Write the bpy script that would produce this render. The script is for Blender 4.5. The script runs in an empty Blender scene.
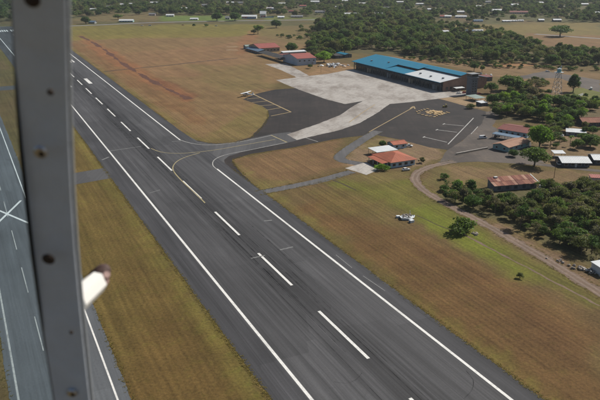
import bpy, bmesh, math, random
import numpy as np
from mathutils import Vector, Matrix
from mathutils.geometry import delaunay_2d_cdt
R = math.radians
random.seed(11)
rng = np.random.default_rng(11)
S = bpy.context.scene
C = S.collection

# ------------------------------------------------------------------ camera
CAM_H = 102.5
F_PX = 676.0                       # focal length in pixels of the 600x400 photograph
PITCH = math.atan(235.0 / F_PX)
cam_d = bpy.data.cameras.new('camera')
cam_d.sensor_width = 36.0
cam_d.lens = 36.0 * F_PX / 600.0
cam_d.clip_start = 0.02
cam_d.clip_end = 30000
cam_d.dof.use_dof = True
cam_d.dof.focus_distance = 420.0
cam_d.dof.aperture_fstop = 10.0
cam = bpy.data.objects.new('camera', cam_d)
C.objects.link(cam)
cam.location = (0, 0, CAM_H)
cam.rotation_euler = (R(90) - PITCH, 0, 0)
S.camera = cam

# ------------------------------------------------------------------ light
SUN_EL = R(43)
SUN_DIR = Vector((0.84 * math.cos(SUN_EL), 0.54 * math.cos(SUN_EL), math.sin(SUN_EL))).normalized()
w = bpy.data.worlds.new('World')
S.world = w
w.use_nodes = True
nt = w.node_tree
nt.nodes.clear()
sky = nt.nodes.new('ShaderNodeTexSky')
sky.sky_type = 'NISHITA'
sky.sun_disc = False
sky.sun_elevation = SUN_EL
sky.sun_rotation = math.atan2(SUN_DIR.x, SUN_DIR.y)
sky.dust_density = 1.5
bg = nt.nodes.new('ShaderNodeBackground')
bg.inputs[1].default_value = 0.068
wo = nt.nodes.new('ShaderNodeOutputWorld')
nt.links.new(sky.outputs[0], bg.inputs[0])
nt.links.new(bg.outputs[0], wo.inputs[0])
sun_d = bpy.data.lights.new('sun', 'SUN')
sun_d.energy = 5.0
sun_d.angle = R(0.53)
sun_d.color = (1.0, 0.945, 0.86)
sun = bpy.data.objects.new('sun', sun_d)
C.objects.link(sun)
sun.location = (0, 0, 300)
sun.rotation_euler = (-SUN_DIR).to_track_quat('-Z', 'Y').to_euler()
S.view_settings.view_transform = 'Standard'
S.view_settings.look = 'None'
S.view_settings.exposure = 0.10
S.view_settings.gamma = 1.0
S.cycles.volume_bounces = 0
S.cycles.max_bounces = 8

# ------------------------------------------------------------------ helpers
CT, ST = math.cos(PITCH), math.sin(PITCH)
def ray(px, py):
    a, b = px - 300.0, py - 200.0
    return Vector((a, CT * F_PX - ST * b, -ST * F_PX - CT * b))
def g(px, py, z=0.0):
    """pixel of the photograph -> the point where its line of sight meets height z"""
    r = ray(px, py)
    t = (z - CAM_H) / r.z
    return Vector((r.x * t, r.y * t, z))
def g2(px, py, z=0.0):
    p = g(px, py, z)
    return (p.x, p.y)
def cam_pt(px, py, depth):
    return Vector((0, 0, CAM_H)) + ray(px, py) * (depth / F_PX)
def topx(x, y, z=0.0):
    zc = CT * y + ST * (CAM_H - z)
    yc = -(-ST * y + CT * (CAM_H - z)) * -1
    return 300 + F_PX * x / zc, 200 + F_PX * (CT * (CAM_H - z) - ST * y) / zc

RW_PHI = math.atan(343.0 / math.hypot(F_PX, 235.0))      # runway heading, to the left of ours
EU = Vector((-math.sin(RW_PHI), math.cos(RW_PHI), 0))
EV = Vector((math.cos(RW_PHI), math.sin(RW_PHI), 0))
PHI_DEG = math.degrees(RW_PHI)

def tag(o, label=None, cat=None, group=None, kind=None):
    if label: o['label'] = label
    if cat: o['category'] = cat
    if group: o['group'] = group
    if kind: o['kind'] = kind
    return o
def empty(name, loc=(0, 0, 0), rz=0.0):
    o = bpy.data.objects.new(name, None)
    o.empty_display_size = 0.5
    C.objects.link(o)
    o.location = loc
    o.rotation_euler = (0, 0, rz)
    return o
def link_mesh(name, me, parent=None):
    o = bpy.data.objects.new(name, me)
    C.objects.link(o)
    if parent is not None: o.parent = parent
    return o

class MB:
    """collects shapes, then links them as one mesh object"""
    def __init__(s):
        s.v, s.f = [], []
    def add(s, vs, fs):
        n = len(s.v)
        s.v += [tuple(p) for p in vs]
        s.f += [tuple(i + n for i in f) for f in fs]
        return s
    def box(s, x0, x1, y0, y1, z0, z1):
        return s.add([(x0, y0, z0), (x1, y0, z0), (x1, y1, z0), (x0, y1, z0), (x0, y0, z1), (x1, y0, z1), (x1, y1, z1), (x0, y1, z1)],
                     [(0, 3, 2, 1), (4, 5, 6, 7), (0, 1, 5, 4), (1, 2, 6, 5), (2, 3, 7, 6), (3, 0, 4, 7)])
    def bar(s, p, q, r0, r1=None, n=6):
        r1 = r0 if r1 is None else r1
        p, q = Vector(p), Vector(q)
        d = (q - p).normalized()
        a = d.orthogonal().normalized()
        b = d.cross(a)
        vs = []
        for c, r in ((p, r0), (q, r1)):
            for k in range(n):
                t = 2 * math.pi * k / n
                vs.append(c + a * (r * math.cos(t)) + b * (r * math.sin(t)))
        fs = [(k, (k + 1) % n, n + (k + 1) % n, n + k) for k in range(n)]
        fs += [tuple(range(n - 1, -1, -1)), tuple(range(n, 2 * n))]
        return s.add(vs, fs)
    def loft(s, rings):
        n = len(rings[0])
        vs = [p for r in rings for p in r]
        fs = []
        for i in range(len(rings) - 1):
            for k in range(n):
                fs.append((i * n + k, i * n + (k + 1) % n, (i + 1) * n + (k + 1) % n, (i + 1) * n + k))
        fs.append(tuple(range(n - 1, -1, -1)))
        fs.append(tuple(range((len(rings) - 1) * n, len(rings) * n)))
        return s.add(vs, fs)
    def prism(s, prof, axis, a0, a1):
        """closed profile of (u, z); axis 'x': u is y, 'y': u is x"""
        n = len(prof)
        def P(a, u, z): return (a, u, z) if axis == 'x' else (u, a, z)
        vs = [P(a0, u, z) for u, z in prof] + [P(a1, u, z) for u, z in prof]
        fs = [(k, (k + 1) % n, n + (k + 1) % n, n + k) for k in range(n)]
        fs += [tuple(range(n - 1, -1, -1)), tuple(range(n, 2 * n))]
        return s.add(vs, fs)
    def mesh(s, name, mat, bevel=0.0, smooth=False):
        me = bpy.data.meshes.new(name)
        me.from_pydata(s.v, [], s.f)
        bm = bmesh.new()
        bm.from_mesh(me)
        bmesh.ops.recalc_face_normals(bm, faces=bm.faces)
        if bevel > 0:
            bmesh.ops.bevel(bm, geom=list(bm.edges), offset=bevel, segments=2, affect='EDGES', profile=0.5)
        bm.to_mesh(me)
        bm.free()
        if mat: me.materials.append(mat)
        if smooth:
            me.polygons.foreach_set('use_smooth', [True] * len(me.polygons))
        return me
    def build(s, name, mat, parent=None, bevel=0.0, smooth=False):
        return link_mesh(name, s.mesh(name, mat, bevel, smooth), parent)

# ------------------------------------------------------------------ materials
class NT:
    def __init__(s, name):
        s.m = bpy.data.materials.new(name)
        s.m.use_nodes = True
        s.t = s.m.node_tree
        s.t.nodes.clear()
        s.out = s.n('ShaderNodeOutputMaterial')
    def n(s, ty, **kw):
        nd = s.t.nodes.new(ty)
        for k, v in kw.items(): setattr(nd, k, v)
        return nd
    def l(s, a, b): s.t.links.new(a, b)
    def noise(s, vec, scale, detail=4, rough=0.55):
        nd = s.n('ShaderNodeTexNoise')
        nd.inputs['Scale'].default_value = scale
        nd.inputs['Detail'].default_value = detail
        nd.inputs['Roughness'].default_value = rough
        if vec is not None: s.l(vec, nd.inputs['Vector'])
        return nd.outputs['Fac']
    def rng(s, fac, a, b, lo, hi, smooth=False):
        nd = s.n('ShaderNodeMapRange')
        if smooth: nd.interpolation_type = 'SMOOTHSTEP'
        for i, v in enumerate((a, b, lo, hi)): nd.inputs[1 + i].default_value = v
        s.l(fac, nd.inputs[0])
        return nd.outputs[0]
    def math(s, op, a, b):
        nd = s.n('ShaderNodeMath', operation=op)
        for i, v in enumerate((a, b)):
            if isinstance(v, (int, float)): nd.inputs[i].default_value = v
            else: s.l(v, nd.inputs[i])
        return nd.outputs[0]
    def mix(s, fac, a, b, mode='MIX'):
        nd = s.n('ShaderNodeMix', data_type='RGBA', blend_type=mode)
        for k, v in ((0, fac), (6, a), (7, b)):
            if isinstance(v, (int, float)): nd.inputs[k].default_value = v
            elif isinstance(v, tuple): nd.inputs[k].default_value = (*v, 1)
            else: s.l(v, nd.inputs[k])
        return nd.outputs[2]
    def scale_col(s, col, val):
        """colour times a scalar socket"""
        nd = s.n('ShaderNodeVectorMath', operation='SCALE')
        if isinstance(col, tuple): nd.inputs[0].default_value = col
        else: s.l(col, nd.inputs[0])
        s.l(val, nd.inputs['Scale'])
        return nd.outputs[0]
    def mapping(s, vec, scale=(1, 1, 1), rot=(0, 0, 0)):
        nd = s.n('ShaderNodeMapping')
        nd.inputs['Scale'].default_value = scale
        nd.inputs['Rotation'].default_value = rot
        s.l(vec, nd.inputs['Vector'])
        return nd.outputs[0]
    def bsdf(s, col, rough=0.8, metal=0.0, bump=None, bstr=0.3, bdist=0.05, spec=0.4):
        b = s.n('ShaderNodeBsdfPrincipled')
        if isinstance(col, tuple): b.inputs['Base Color'].default_value = (*col, 1)
        else: s.l(col, b.inputs['Base Color'])
        if isinstance(rough, (int, float)): b.inputs['Roughness'].default_value = rough
        else: s.l(rough, b.inputs['Roughness'])
        b.inputs['Metallic'].default_value = metal
        b.inputs['Specular IOR Level'].default_value = spec
        if bump is not None:
            bn = s.n('ShaderNodeBump')
            bn.inputs['Strength'].default_value = bstr
            bn.inputs['Distance'].default_value = bdist
            s.l(bump, bn.inputs['Height'])
            s.l(bn.outputs[0], b.inputs['Normal'])
        s.l(b.outputs[0], s.out.inputs[0])
        return b

def plain(name, col, rough=0.7, var=0.25, scale=0.6, metal=0.0, spec=0.4, dirt=None, dirt_amt=0.5):
    """painted or raw surface with mottling and blotches of dirt"""
    k = NT(name)
    tc = k.n('ShaderNodeTexCoord').outputs['Object']
    n1 = k.noise(tc, scale, 6, 0.65)
    c = k.scale_col(col, k.rng(n1, 0.3, 0.7, 1 - var, 1 + var))
    if dirt:
        n2 = k.noise(tc, scale * 0.45, 5, 0.6)
        c = k.mix(k.rng(n2, 0.5, 0.72, 0, dirt_amt), c, dirt)
    k.bsdf(c, rough, metal, n1, 0.15, 0.02, spec)
    return k.m
def corrugated(name, col, pitch=0.9, rough=0.5, var=0.18, axis='X', metal=0.0, dirt=(0.12, 0.08, 0.05), dirt_amt=0.45):
    """ribbed sheet roofing with streaks running down the sheets"""
    k = NT(name)
    tc = k.n('ShaderNodeTexCoord').outputs['Object']
    wv = k.n('ShaderNodeTexWave', wave_type='BANDS', bands_direction=axis)
    wv.inputs['Scale'].default_value = 0.314 / pitch
    k.l(tc, wv.inputs['Vector'])
    sc = (1.6, 0.12, 0.2) if axis == 'X' else (0.12, 1.6, 0.2)
    st = k.noise(k.mapping(tc, sc), 1.0, 5, 0.6)
    bl = k.noise(tc, 0.16, 5, 0.6)
    c = k.scale_col(col, k.rng(st, 0.3, 0.7, 1 - var, 1 + var))
    c = k.mix(k.rng(bl, 0.5, 0.75, 0, dirt_amt), c, dirt)
    c = k.mix(k.rng(wv.outputs['Fac'], 0.0, 0.3, 0.22, 0.0), c, (0.02, 0.02, 0.02))
    k.bsdf(c, rough, metal, wv.outputs['Fac'], 0.5, 0.06, 0.35)
    return k.m
def glassy(name, col=(0.015, 0.02, 0.025), rough=0.12):
    k = NT(name)
    k.bsdf(col, rough, 0.0, None, spec=0.6)
    return k.m

# asphalt of the runway: lanes, streaks along it, rubber, patches. Object coords: x across, y along
def asphalt(name, base, rubber=True, streak=1.0, light=(0.13, 0.125, 0.12), mottle=0.14):
    k = NT(name)
    tc = k.n('ShaderNodeTexCoord').outputs['Object']
    s1 = k.noise(k.mapping(tc, (0.55, 0.012, 1)), 1.0, 5, 0.6)
    s2 = k.noise(k.mapping(tc, (2.6, 0.03, 1)), 1.0, 3, 0.5)
    big = k.noise(tc, 0.03, 5, 0.6)
    fine = k.noise(tc, 1.7, 4, 0.7)
    v = k.math('MULTIPLY', k.rng(s1, 0.3, 0.7, 1 - .34 * streak, 1 + .34 * streak), k.rng(s2, 0.3, 0.7, 1 - .16 * streak, 1 + .16 * streak))
    v = k.math('MULTIPLY', v, k.rng(big, 0.3, 0.7, 1 - mottle, 1 + mottle))
    v = k.math('MULTIPLY', v, k.rng(fine, 0.3, 0.7, 0.88, 1.12))
    sep = k.n('ShaderNodeSeparateXYZ')
    k.l(tc, sep.inputs[0])
    if rubber:
        ax = k.math('ABSOLUTE', sep.outputs[0], 0)
        wob = k.math('ADD', ax, k.rng(s1, 0, 1, -6, 6))
        v = k.math('MULTIPLY', v, k.rng(wob, 0.0, 12.0, 0.66, 1.04, True))
        lane = k.math('FRACT', k.math('MULTIPLY', k.math('ADD', sep.outputs[0], 100.0), 1 / 5.6), 0)
        seam = k.math('ABSOLUTE', k.math('SUBTRACT', lane, 0.5), 0)
        v = k.math('MULTIPLY', v, k.rng(seam, 0.475, 0.5, 1.0, 0.62))
        brk = k.math('GREATER_THAN', ax, 23.2)                # shoulders: another, bluer mix
        col = k.mix(brk, (base[0], base[1], base[2]), (base[0] * .80, base[1] * .80, base[2] * .82))
    else:
        col = k.mix(0.0, base, base)
    pt = k.n('ShaderNodeTexVoronoi', feature='F1', distance='CHEBYCHEV')
    pt.inputs['Scale'].default_value = 0.05
    k.l(k.mapping(tc, (1, 0.35, 1)), pt.inputs['Vector'])
    sp = k.n('ShaderNodeSeparateColor')
    k.l(pt.outputs['Color'], sp.inputs[0])
    v = k.math('MULTIPLY', v, k.rng(sp.outputs[0], 0.0, 1.0, 0.87, 1.13))
    c = k.scale_col(col, v)
    scuff = k.noise(k.mapping(tc, (0.9, 0.16, 1)), 0.55, 7, 0.75)
    c = k.mix(k.rng(scuff, 0.66, 0.8, 0, 0.35), c, light)
    if mottle > .2:
        dust = k.noise(tc, 0.11, 8, 0.72)
        c = k.mix(k.rng(dust, 0.52, 0.74, 0, 0.5), c, light)
    cr = k.n('ShaderNodeTexVoronoi', feature='DISTANCE_TO_EDGE')
    cr.inputs['Scale'].default_value = 0.16
    k.l(k.mapping(tc, (1, 0.5, 1)), cr.inputs['Vector'])
    c = k.mix(k.math('MULTIPLY', k.rng(cr.outputs['Distance'], 0.0, 0.012, 0.4, 0), k.rng(big, 0.55, 0.62, 0, 1)), c, (0.014, 0.014, 0.015))
    k.bsdf(c, 0.78, 0.0, fine, 0.25, 0.02, 0.3)
    return k.m
def paint(name, col, under=(0.055, 0.055, 0.057), wear=0.35):
    k = NT(name)
    tc = k.n('ShaderNodeNewGeometry').outputs['Position']
    n1 = k.noise(tc, 0.9, 7, 0.75)
    n2 = k.noise(tc, 0.11, 3, 0.5)
    f = k.math('ADD', k.rng(n1, 0.45, 0.75, 0, wear), k.rng(n2, 0.5, 0.75, 0, wear * .6))
    c = k.mix(f, col, under)
    k.bsdf(c, 0.65)
    return k.m

M = {}
M['asphalt'] = asphalt('runway_asphalt', (0.056, 0.0555, 0.0575))
M['asphalt_old'] = asphalt('old_taxiway_asphalt', (0.088, 0.094, 0.10), False, 0.6)
M['asphalt_apron'] = asphalt('apron_asphalt', (0.0195, 0.0145, 0.0122), False, 0.6, (0.062, 0.047, 0.037), 0.5)
M['asphalt_taxi'] = asphalt('taxiway_asphalt', (0.068, 0.067, 0.068), False, 0.5)
M['asphalt_lane'] = asphalt('lane_asphalt', (0.085, 0.082, 0.082), False, 0.5)
M['yard'] = asphalt('yard_asphalt', (0.070, 0.056, 0.046), False, 0.35, (0.2, 0.15, 0.105), 0.4)
M['white_paint'] = paint('white_road_paint', (0.70, 0.69, 0.65), wear=0.42)
M['old_white'] = paint('worn_white_paint', (0.42, 0.41, 0.38), wear=0.7)
M['faint_white'] = paint('faint_white_paint', (0.21, 0.21, 0.20), wear=0.9)
M['yellow_paint'] = paint('faded_yellow_paint', (0.33, 0.24, 0.11), wear=0.5)
M['pale_yellow'] = paint('pale_taxi_paint', (0.36, 0.30, 0.15), wear=0.45)
def concrete(name, col, slab=6.0):
    k = NT(name)
    tc = k.n('ShaderNodeTexCoord').outputs['Object']
    br = k.n('ShaderNodeTexBrick')
    br.offset = 0.0
    br.inputs['Scale'].default_value = 1.0
    br.inputs['Mortar Size'].default_value = 0.08
    br.inputs['Brick Width'].default_value = slab
    br.inputs['Row Height'].default_value = slab
    br.inputs['Color1'].default_value = (*[c * 1.05 for c in col], 1)
    br.inputs['Color2'].default_value = (*[c * .93 for c in col], 1)
    br.inputs['Mortar'].default_value = (*[c * .5 for c in col], 1)
    k.l(k.mapping(tc, (1, 1, 1), (0, 0, RW_PHI)), br.inputs['Vector'])
    n1 = k.noise(k.mapping(tc, (1, .45, 1), (0, 0, RW_PHI)), 0.06, 9, 0.72)
    n2 = k.noise(tc, 0.5, 6, 0.75)
    c = k.scale_col(br.outputs['Color'], k.rng(n2, 0.3, 0.7, 0.86, 1.14))
    c = k.mix(k.rng(n1, 0.46, 0.62, 0, 0.85), c, (col[0] * .52, col[1] * .48, col[2] * .45))
    k.bsdf(c, 0.85)
    return k.m
M['concrete'] = concrete('apron_concrete', (0.34, 0.315, 0.285))
M['pad'] = concrete('pad_concrete', (0.40, 0.375, 0.34), 5.0)
def dirt(name, col, col2):
    k = NT(name)
    tc = k.n('ShaderNodeNewGeometry').outputs['Position']
    n1 = k.noise(tc, 0.12, 6, 0.7)
    n2 = k.noise(tc, 0.9, 6, 0.75)
    c = k.mix(k.rng(n1, 0.35, 0.65, 0, 1), col, col2)
    c = k.scale_col(c, k.rng(n2, 0.3, 0.7, 0.72, 1.28))
    k.bsdf(c, 0.95, 0, n2, 0.4, 0.1)
    return k.m
M['dirt'] = dirt('track_dirt', (0.12, 0.082, 0.058), (0.165, 0.112, 0.078))
M['rut'] = dirt('rut_dirt', (0.16, 0.12, 0.092), (0.20, 0.145, 0.108))
M['ditch'] = dirt('ditch_soil', (0.05, 0.02, 0.011), (0.11, 0.042, 0.021))
M['ditch_dark'] = dirt('drain_soil', (0.035, 0.024, 0.014), (0.055, 0.036, 0.02))
M['sand'] = dirt('bare_sand', (0.26, 0.18, 0.10), (0.20, 0.13, 0.07))
M['road_far'] = plain('far_road', (0.17, 0.165, 0.16), 0.8, 0.2, 0.05)

# ------------------------------------------------------------------ flat sheets
def vnoise(x, y, sc, seed=0):
    """smooth value noise 0..1 for numpy arrays"""
    x = np.asarray(x, float) * sc + 1000.3 + seed * 17.13
    y = np.asarray(y, float) * sc + 1000.7 + seed * 9.71
    xi, yi = np.floor(x).astype(np.int64), np.floor(y).astype(np.int64)
    fx, fy = x - xi, y - yi
    fx, fy = fx * fx * (3 - 2 * fx), fy * fy * (3 - 2 * fy)
    def h(a, b):
        n = (a * 374761393 + b * 668265263 + seed * 974711) & 0x7fffffff
        n = ((n ^ (n >> 13)) * 1274126177) & 0x7fffffff
        return ((n ^ (n >> 16)) & 0xffff) / 65535.0
    return (h(xi, yi) * (1 - fx) + h(xi + 1, yi) * fx) * (1 - fy) + (h(xi, yi + 1) * (1 - fx) + h(xi + 1, yi + 1) * fx) * fy
def fbm(x, y, sc, seed=0, octv=4):
    t, a, n = 0, 0.5, 0
    for o in range(octv):
        t = t + a * vnoise(x, y, sc * 2 ** o, seed + o); n += a; a *= 0.5
    return t / n

def ragged(pts, step=1.0, amp=0.35, seed=3):
    """subdivide a closed outline and let it wander a little, as broken pavement edges do"""
    out = []
    n = len(pts)
    for i in range(n):
        a, b = Vector(pts[i]).to_2d() if len(pts[i]) == 3 else Vector(pts[i]), Vector(pts[(i + 1) % n][:2])
        d = b - a
        m = max(1, int(d.length / step))
        nr = Vector((-d.y, d.x)).normalized() if d.length > 1e-6 else Vector((0, 0))
        for k in range(m):
            p = a + d * (k / m)
            w_ = ((fbm(p.x, p.y, 0.16, seed, 2) - 0.5) * 1.3 + (fbm(p.x, p.y, 0.9, seed + 7, 3) - 0.5) * 1.3) * amp
            out.append(p + nr * float(w_))
    return out
def sheet(name, pts, z, mat, step=2.0, amp=0.35, parent=None, origin=None, rz=0.0):
    """flat polygon on the ground; outline in world metres"""
    o2 = ragged(pts, step, amp)
    if origin is None: origin = Vector((0, 0))
    cr, sr = math.cos(-rz), math.sin(-rz)
    vs = []
    for p in o2:
        q = p - Vector(origin[:2])
        vs.append((q.x * cr - q.y * sr, q.x * sr + q.y * cr, 0))
    me = bpy.data.meshes.new(name)
    n_ = len(vs)
    r_ = delaunay_2d_cdt([Vector(v[:2]) for v in vs], [], [list(range(n_))], 1, 1e-5)
    fs = []
    for f in r_[2]:
        a_, b_, c_ = (r_[0][i] for i in f[:3])
        ar = (b_ - a_).cross(c_ - a_)
        fs.append(tuple(f) if ar > 0 else tuple(reversed(f)))
    me.from_pydata([(p.x, p.y, 0) for p in r_[0]], [], fs)
    me.materials.append(mat)
    o = link_mesh(name, me, parent)
    if parent is None:
        o.location = (origin[0], origin[1], z)
        o.rotation_euler = (0, 0, rz)
    else:
        o.location = (0, 0, z)
    return o
def catmull(P, step=1.5):
    P = [Vector(p[:2]) for p in P]
    P = [P[0] * 2 - P[1]] + P + [P[-1] * 2 - P[-2]]
    out = []
    for i in range(1, len(P) - 2):
        a, b, c, d = P[i - 1:i + 3]
        m = max(2, int((c - b).length / step))
        for k in range(m):
            t = k / m
            out.append(0.5 * ((2 * b) + (c - a) * t + (2 * a - 5 * b + 4 * c - d) * t * t + (3 * b - a - 3 * c + d) * t ** 3))
    out.append(P[-2])
    return out
def ribbon(name, P, width, z, mat, parent=None, step=1.5, amp=0.0, smooth=True, frame=None):
    """strip of given width along a line; frame=(origin, angle) puts vertices into that object's space"""
    L = catmull(P, step) if smooth else [Vector(p[:2]) for p in P]
    vs, fs = [], []
    for i, p in enumerate(L):
        t = (L[min(i + 1, len(L) - 1)] - L[max(i - 1, 0)]).normalized()
        nr = Vector((-t.y, t.x))
        wd = width if not callable(width) else width(i / (len(L) - 1))
        for s_ in (-1, 1):
            q = p + nr * s_ * (wd / 2 + (amp * (float(fbm(p.x, p.y, 0.3, 5 + s_, 3)) - 0.5) * 2 if amp else 0))
            if frame:
                q = q - Vector(frame[0][:2])
                c_, s2 = math.cos(-frame[1]), math.sin(-frame[1])
                q = Vector((q.x * c_ - q.y * s2, q.x * s2 + q.y * c_))
            vs.append((q.x, q.y, z))
        if i: fs.append((2 * i - 2, 2 * i - 1, 2 * i + 1, 2 * i))
    me = bpy.data.meshes.new(name)
    me.from_pydata(vs, [], fs)
    bm = bmesh.new(); bm.from_mesh(me)
    for ff in bm.faces:
        ff.normal_update()
        if ff.normal.z < 0: ff.normal_flip()
    bm.to_mesh(me); bm.free()
    me.materials.append(mat)
    return link_mesh(name, me, parent)
def px(*pts): return [g2(*p) for p in pts]

# ================================================================== GROUND
def axis_coords(lo, f0, f1, hi, st):
    a = list(np.arange(f0, f1, st)); s_ = st; x = f1
    while x < hi: a.append(x); s_ *= 1.09; x += s_
    a.append(hi); s_ = st; x = f0 - st; left = []
    while x > lo: left.append(x); s_ *= 1.09; x -= s_
    left.append(lo)
    return np.array(left[::-1] + a)
GX = axis_coords(-7000, -330, 520, 7000, 3.2)
GY = axis_coords(-2500, 90, 900, 9000, 3.2)
XX, YY = np.meshgrid(GX, GY)
X1, Y1 = XX.ravel(), YY.ravel()
def poly_sd(P, x, y):
    """signed distance, positive inside"""
    P = np.array(P); n = len(P)
    best = np.full(x.shape, 1e18); inside = np.zeros(x.shape, bool)
    for i in range(n):
        a, b = P[i], P[(i + 1) % n]
        ab = b - a; L2 = max(ab @ ab, 1e-9)
        t = np.clip(((x - a[0]) * ab[0] + (y - a[1]) * ab[1]) / L2, 0, 1)
        best = np.minimum(best, (x - a[0] - t * ab[0]) ** 2 + (y - a[1] - t * ab[1]) ** 2)
        if a[1] != b[1]:
            cond = ((a[1] > y) != (b[1] > y)) & (x < (b[0] - a[0]) * (y - a[1]) / (b[1] - a[1]) + a[0])
            inside ^= cond
    d = np.sqrt(best)
    return np.where(inside, d, -d)
VC = (g(258, 253)).dot(EV)                      # across-runway coordinate of the centre line
U1 = X1 * EU.x + Y1 * EU.y
V1 = X1 * EV.x + Y1 * EV.y - VC
col = np.tile(np.array([0.105, 0.078, 0.030]), (len(X1), 1))
def blend(c, m):
    global col
    m = np.clip(m, 0, 1)[:, None]
    col = col * (1 - m) + np.array(c) * m
def region(P, c, soft, amt=1.0, seed=1, nz=0.0):
    sd = poly_sd(px(*P), X1, Y1)
    sd = sd + (fbm(X1, Y1, 1 / (soft * 2.2), seed) - 0.5) * soft * 2.4
    m = np.clip(sd / soft + 0.5, 0, 1)
    m = m * m * (3 - 2 * m)
    if nz: m = m * (1 - nz + nz * np.clip((fbm(X1, Y1, 1 / 25.0, seed + 5) - 0.35) / 0.3, 0, 1))
    blend(c, m * amt)
far = np.clip((Y1 - 900) / 300, 0, 1)
blend((0.075, 0.075, 0.030), far * 0.9)
blend((0.118, 0.070, 0.033), np.clip((fbm(X1, Y1, 1 / 45.0, 3) - 0.42) / 0.25, 0, 1) * 0.55)
# strip left of the runway: olive brown
region([(60, 90), (120, 180), (285, 420), (90, 420), (60, 250)], (0.104, 0.073, 0.021), 8, 0.9, 2)
region([(110, 240), (190, 300), (250, 400), (150, 420)], (0.112, 0.064, 0.022), 18, 0.5, 5)
# big brown field right of the runway
region([(285, 205), (330, 195), (400, 232), (470, 262), (600, 322), (620, 420), (560, 420), (420, 310)], (0.112, 0.064, 0.025), 10, 0.95, 7)
region([(440, 255), (600, 325), (600, 400), (520, 340)], (0.094, 0.050, 0.021), 14, 0.7, 9)
region([(300, 190), (345, 182), (395, 200), (400, 225), (330, 212)], (0.110, 0.082, 0.026), 10, 0.7, 8)
# green band along the track
region([(330, 183), (372, 178), (412, 180), (450, 212), (520, 253), (600, 300), (620, 318), (560, 292), (500, 262), (460, 246), (425, 228), (385, 205)], (0.115, 0.118, 0.020), 7, 0.85, 12, 0.35)
region([(395, 205), (430, 205), (500, 250), (540, 280), (520, 280), (450, 240)], (0.120, 0.135, 0.018), 6, 0.7, 13, 0.3)
region([(420, 180), (440, 165), (490, 168), (470, 200), (440, 200)], (0.125, 0.10, 0.035), 6, 0.8, 14)
region([(450, 166), (600, 172), (600, 186), (540, 182), (480, 178), (450, 185)], (0.150, 0.098, 0.050), 5, 0.85, 15)
# upper-left field
region([(40, 36), (240, 34), (300, 36), (330, 52), (330, 75), (275, 82), (268, 113), (250, 137), (205, 141), (150, 108), (66, 44)], (0.166, 0.105, 0.048), 12, 1.0, 16)
region([(110, 55), (240, 42), (250, 60), (200, 75), (150, 76)], (0.195, 0.110, 0.056), 16, 0.75, 17, 0.4)
region([(66, 42), (110, 50), (190, 96), (205, 130), (140, 92)], (0.150, 0.078, 0.034), 9, 0.75, 18, 0.3)
region([(190, 65), (260, 66), (268, 85), (255, 96), (215, 90)], (0.138, 0.105, 0.040), 14, 0.7, 19, 0.4)
region([(66, 25), (150, 25), (260, 24), (300, 33), (230, 37), (140, 38), (66, 41)], (0.150, 0.125, 0.030), 14, 0.9, 20, 0.2)
region([(236, 55), (238, 40), (252, 30), (262, 33), (245, 55)], (0.20, 0.095, 0.045), 8, 0.7, 21)
region([(78, 34), (110, 48), (150, 74), (196, 97), (188, 102), (140, 82), (100, 56), (82, 42)], (0.225, 0.098, 0.044), 6, .8, 46, .5)
region([(150, 76), (172, 82), (200, 96), (185, 101)], (0.13, 0.052, 0.026), 5, .7, 47, .6)
# between the aprons
region([(200, 141), (262, 100), (274, 115), (252, 138), (230, 144)], (0.135, 0.105, 0.035), 5, 0.75, 22, 0.3)
region([(232, 160), (300, 146), (345, 137), (335, 158), (345, 165), (262, 190), (245, 176)], (0.148, 0.088, 0.042), 5, 0.9, 23)
region([(235, 160), (262, 190), (270, 189), (300, 180), (260, 178)], (0.135, 0.112, 0.035), 4, 0.7, 24, 0.3)
region([(345, 160), (360, 145), (385, 138), (430, 145), (446, 153), (420, 166), (380, 172), (350, 165)], (0.185, 0.125, 0.075), 4, 0.9, 25)
region([(360, 150), (372, 141), (386, 138), (384, 146)], (0.13, 0.105, 0.035), 3, 0.7, 26)
region([(335, 178), (420, 168), (418, 176), (405, 180), (360, 184)], (0.130, 0.100, 0.035), 4, 0.85, 27, 0.3)
# around the terminal, behind the tower
region([(300, 76), (325, 66), (352, 63), (356, 70), (330, 75)], (0.215, 0.130, 0.065), 5, 0.9, 28)
region([(380, 56), (440, 58), (520, 66), (600, 74), (600, 92), (560, 96), (520, 84), (480, 72), (420, 62)], (0.175, 0.110, 0.055), 9, 0.9, 29, 0.25)
region([(495, 60), (530, 58), (535, 66), (505, 68)], (0.25, 0.13, 0.06), 6, 0.8, 30)
region([(412, 103), (440, 98), (470, 94), (490, 98), (486, 110), (460, 106), (440, 105)], (0.25, 0.175, 0.105), 4, 0.95, 31)
region([(575, 88), (600, 88), (600, 106), (575, 104), (566, 98)], (0.115, 0.125, 0.035), 4, 0.9, 32)
region([(545, 108), (600, 108), (600, 165), (545, 165), (535, 150), (550, 130)], (0.160, 0.110, 0.065), 5, 0.8, 33, 0.35)
region([(492, 100), (520, 104), (520, 118), (500, 120), (485, 118)], (0.15, 0.11, 0.065), 4, 0.8, 34)
# far meadows
region([(430, 24), (600, 23), (620, 44), (560, 45), (500, 36), (450, 33)], (0.155, 0.118, 0.042), 16, 0.95, 35, 0.15)
region([(525, 33), (610, 36), (610, 47), (540, 45)], (0.165, 0.095, 0.048), 12, 0.8, 36)
region([(66, 21), (110, 13), (160, 14), (160, 21)], (0.145, 0.105, 0.048), 14, 0.8, 37, 0.3)
region([(160, 15), (245, 15), (245, 20), (160, 21)], (0.10, 0.14, 0.032), 10, 0.9, 38)
region([(265, 16), (320, 17), (318, 20), (265, 20)], (0.11, 0.13, 0.035), 10, 0.8, 39)
region([(255, 27), (330, 24), (326, 40), (310, 46), (255, 36)], (0.140, 0.105, 0.042), 12, 0.85, 40, 0.2)
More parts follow.
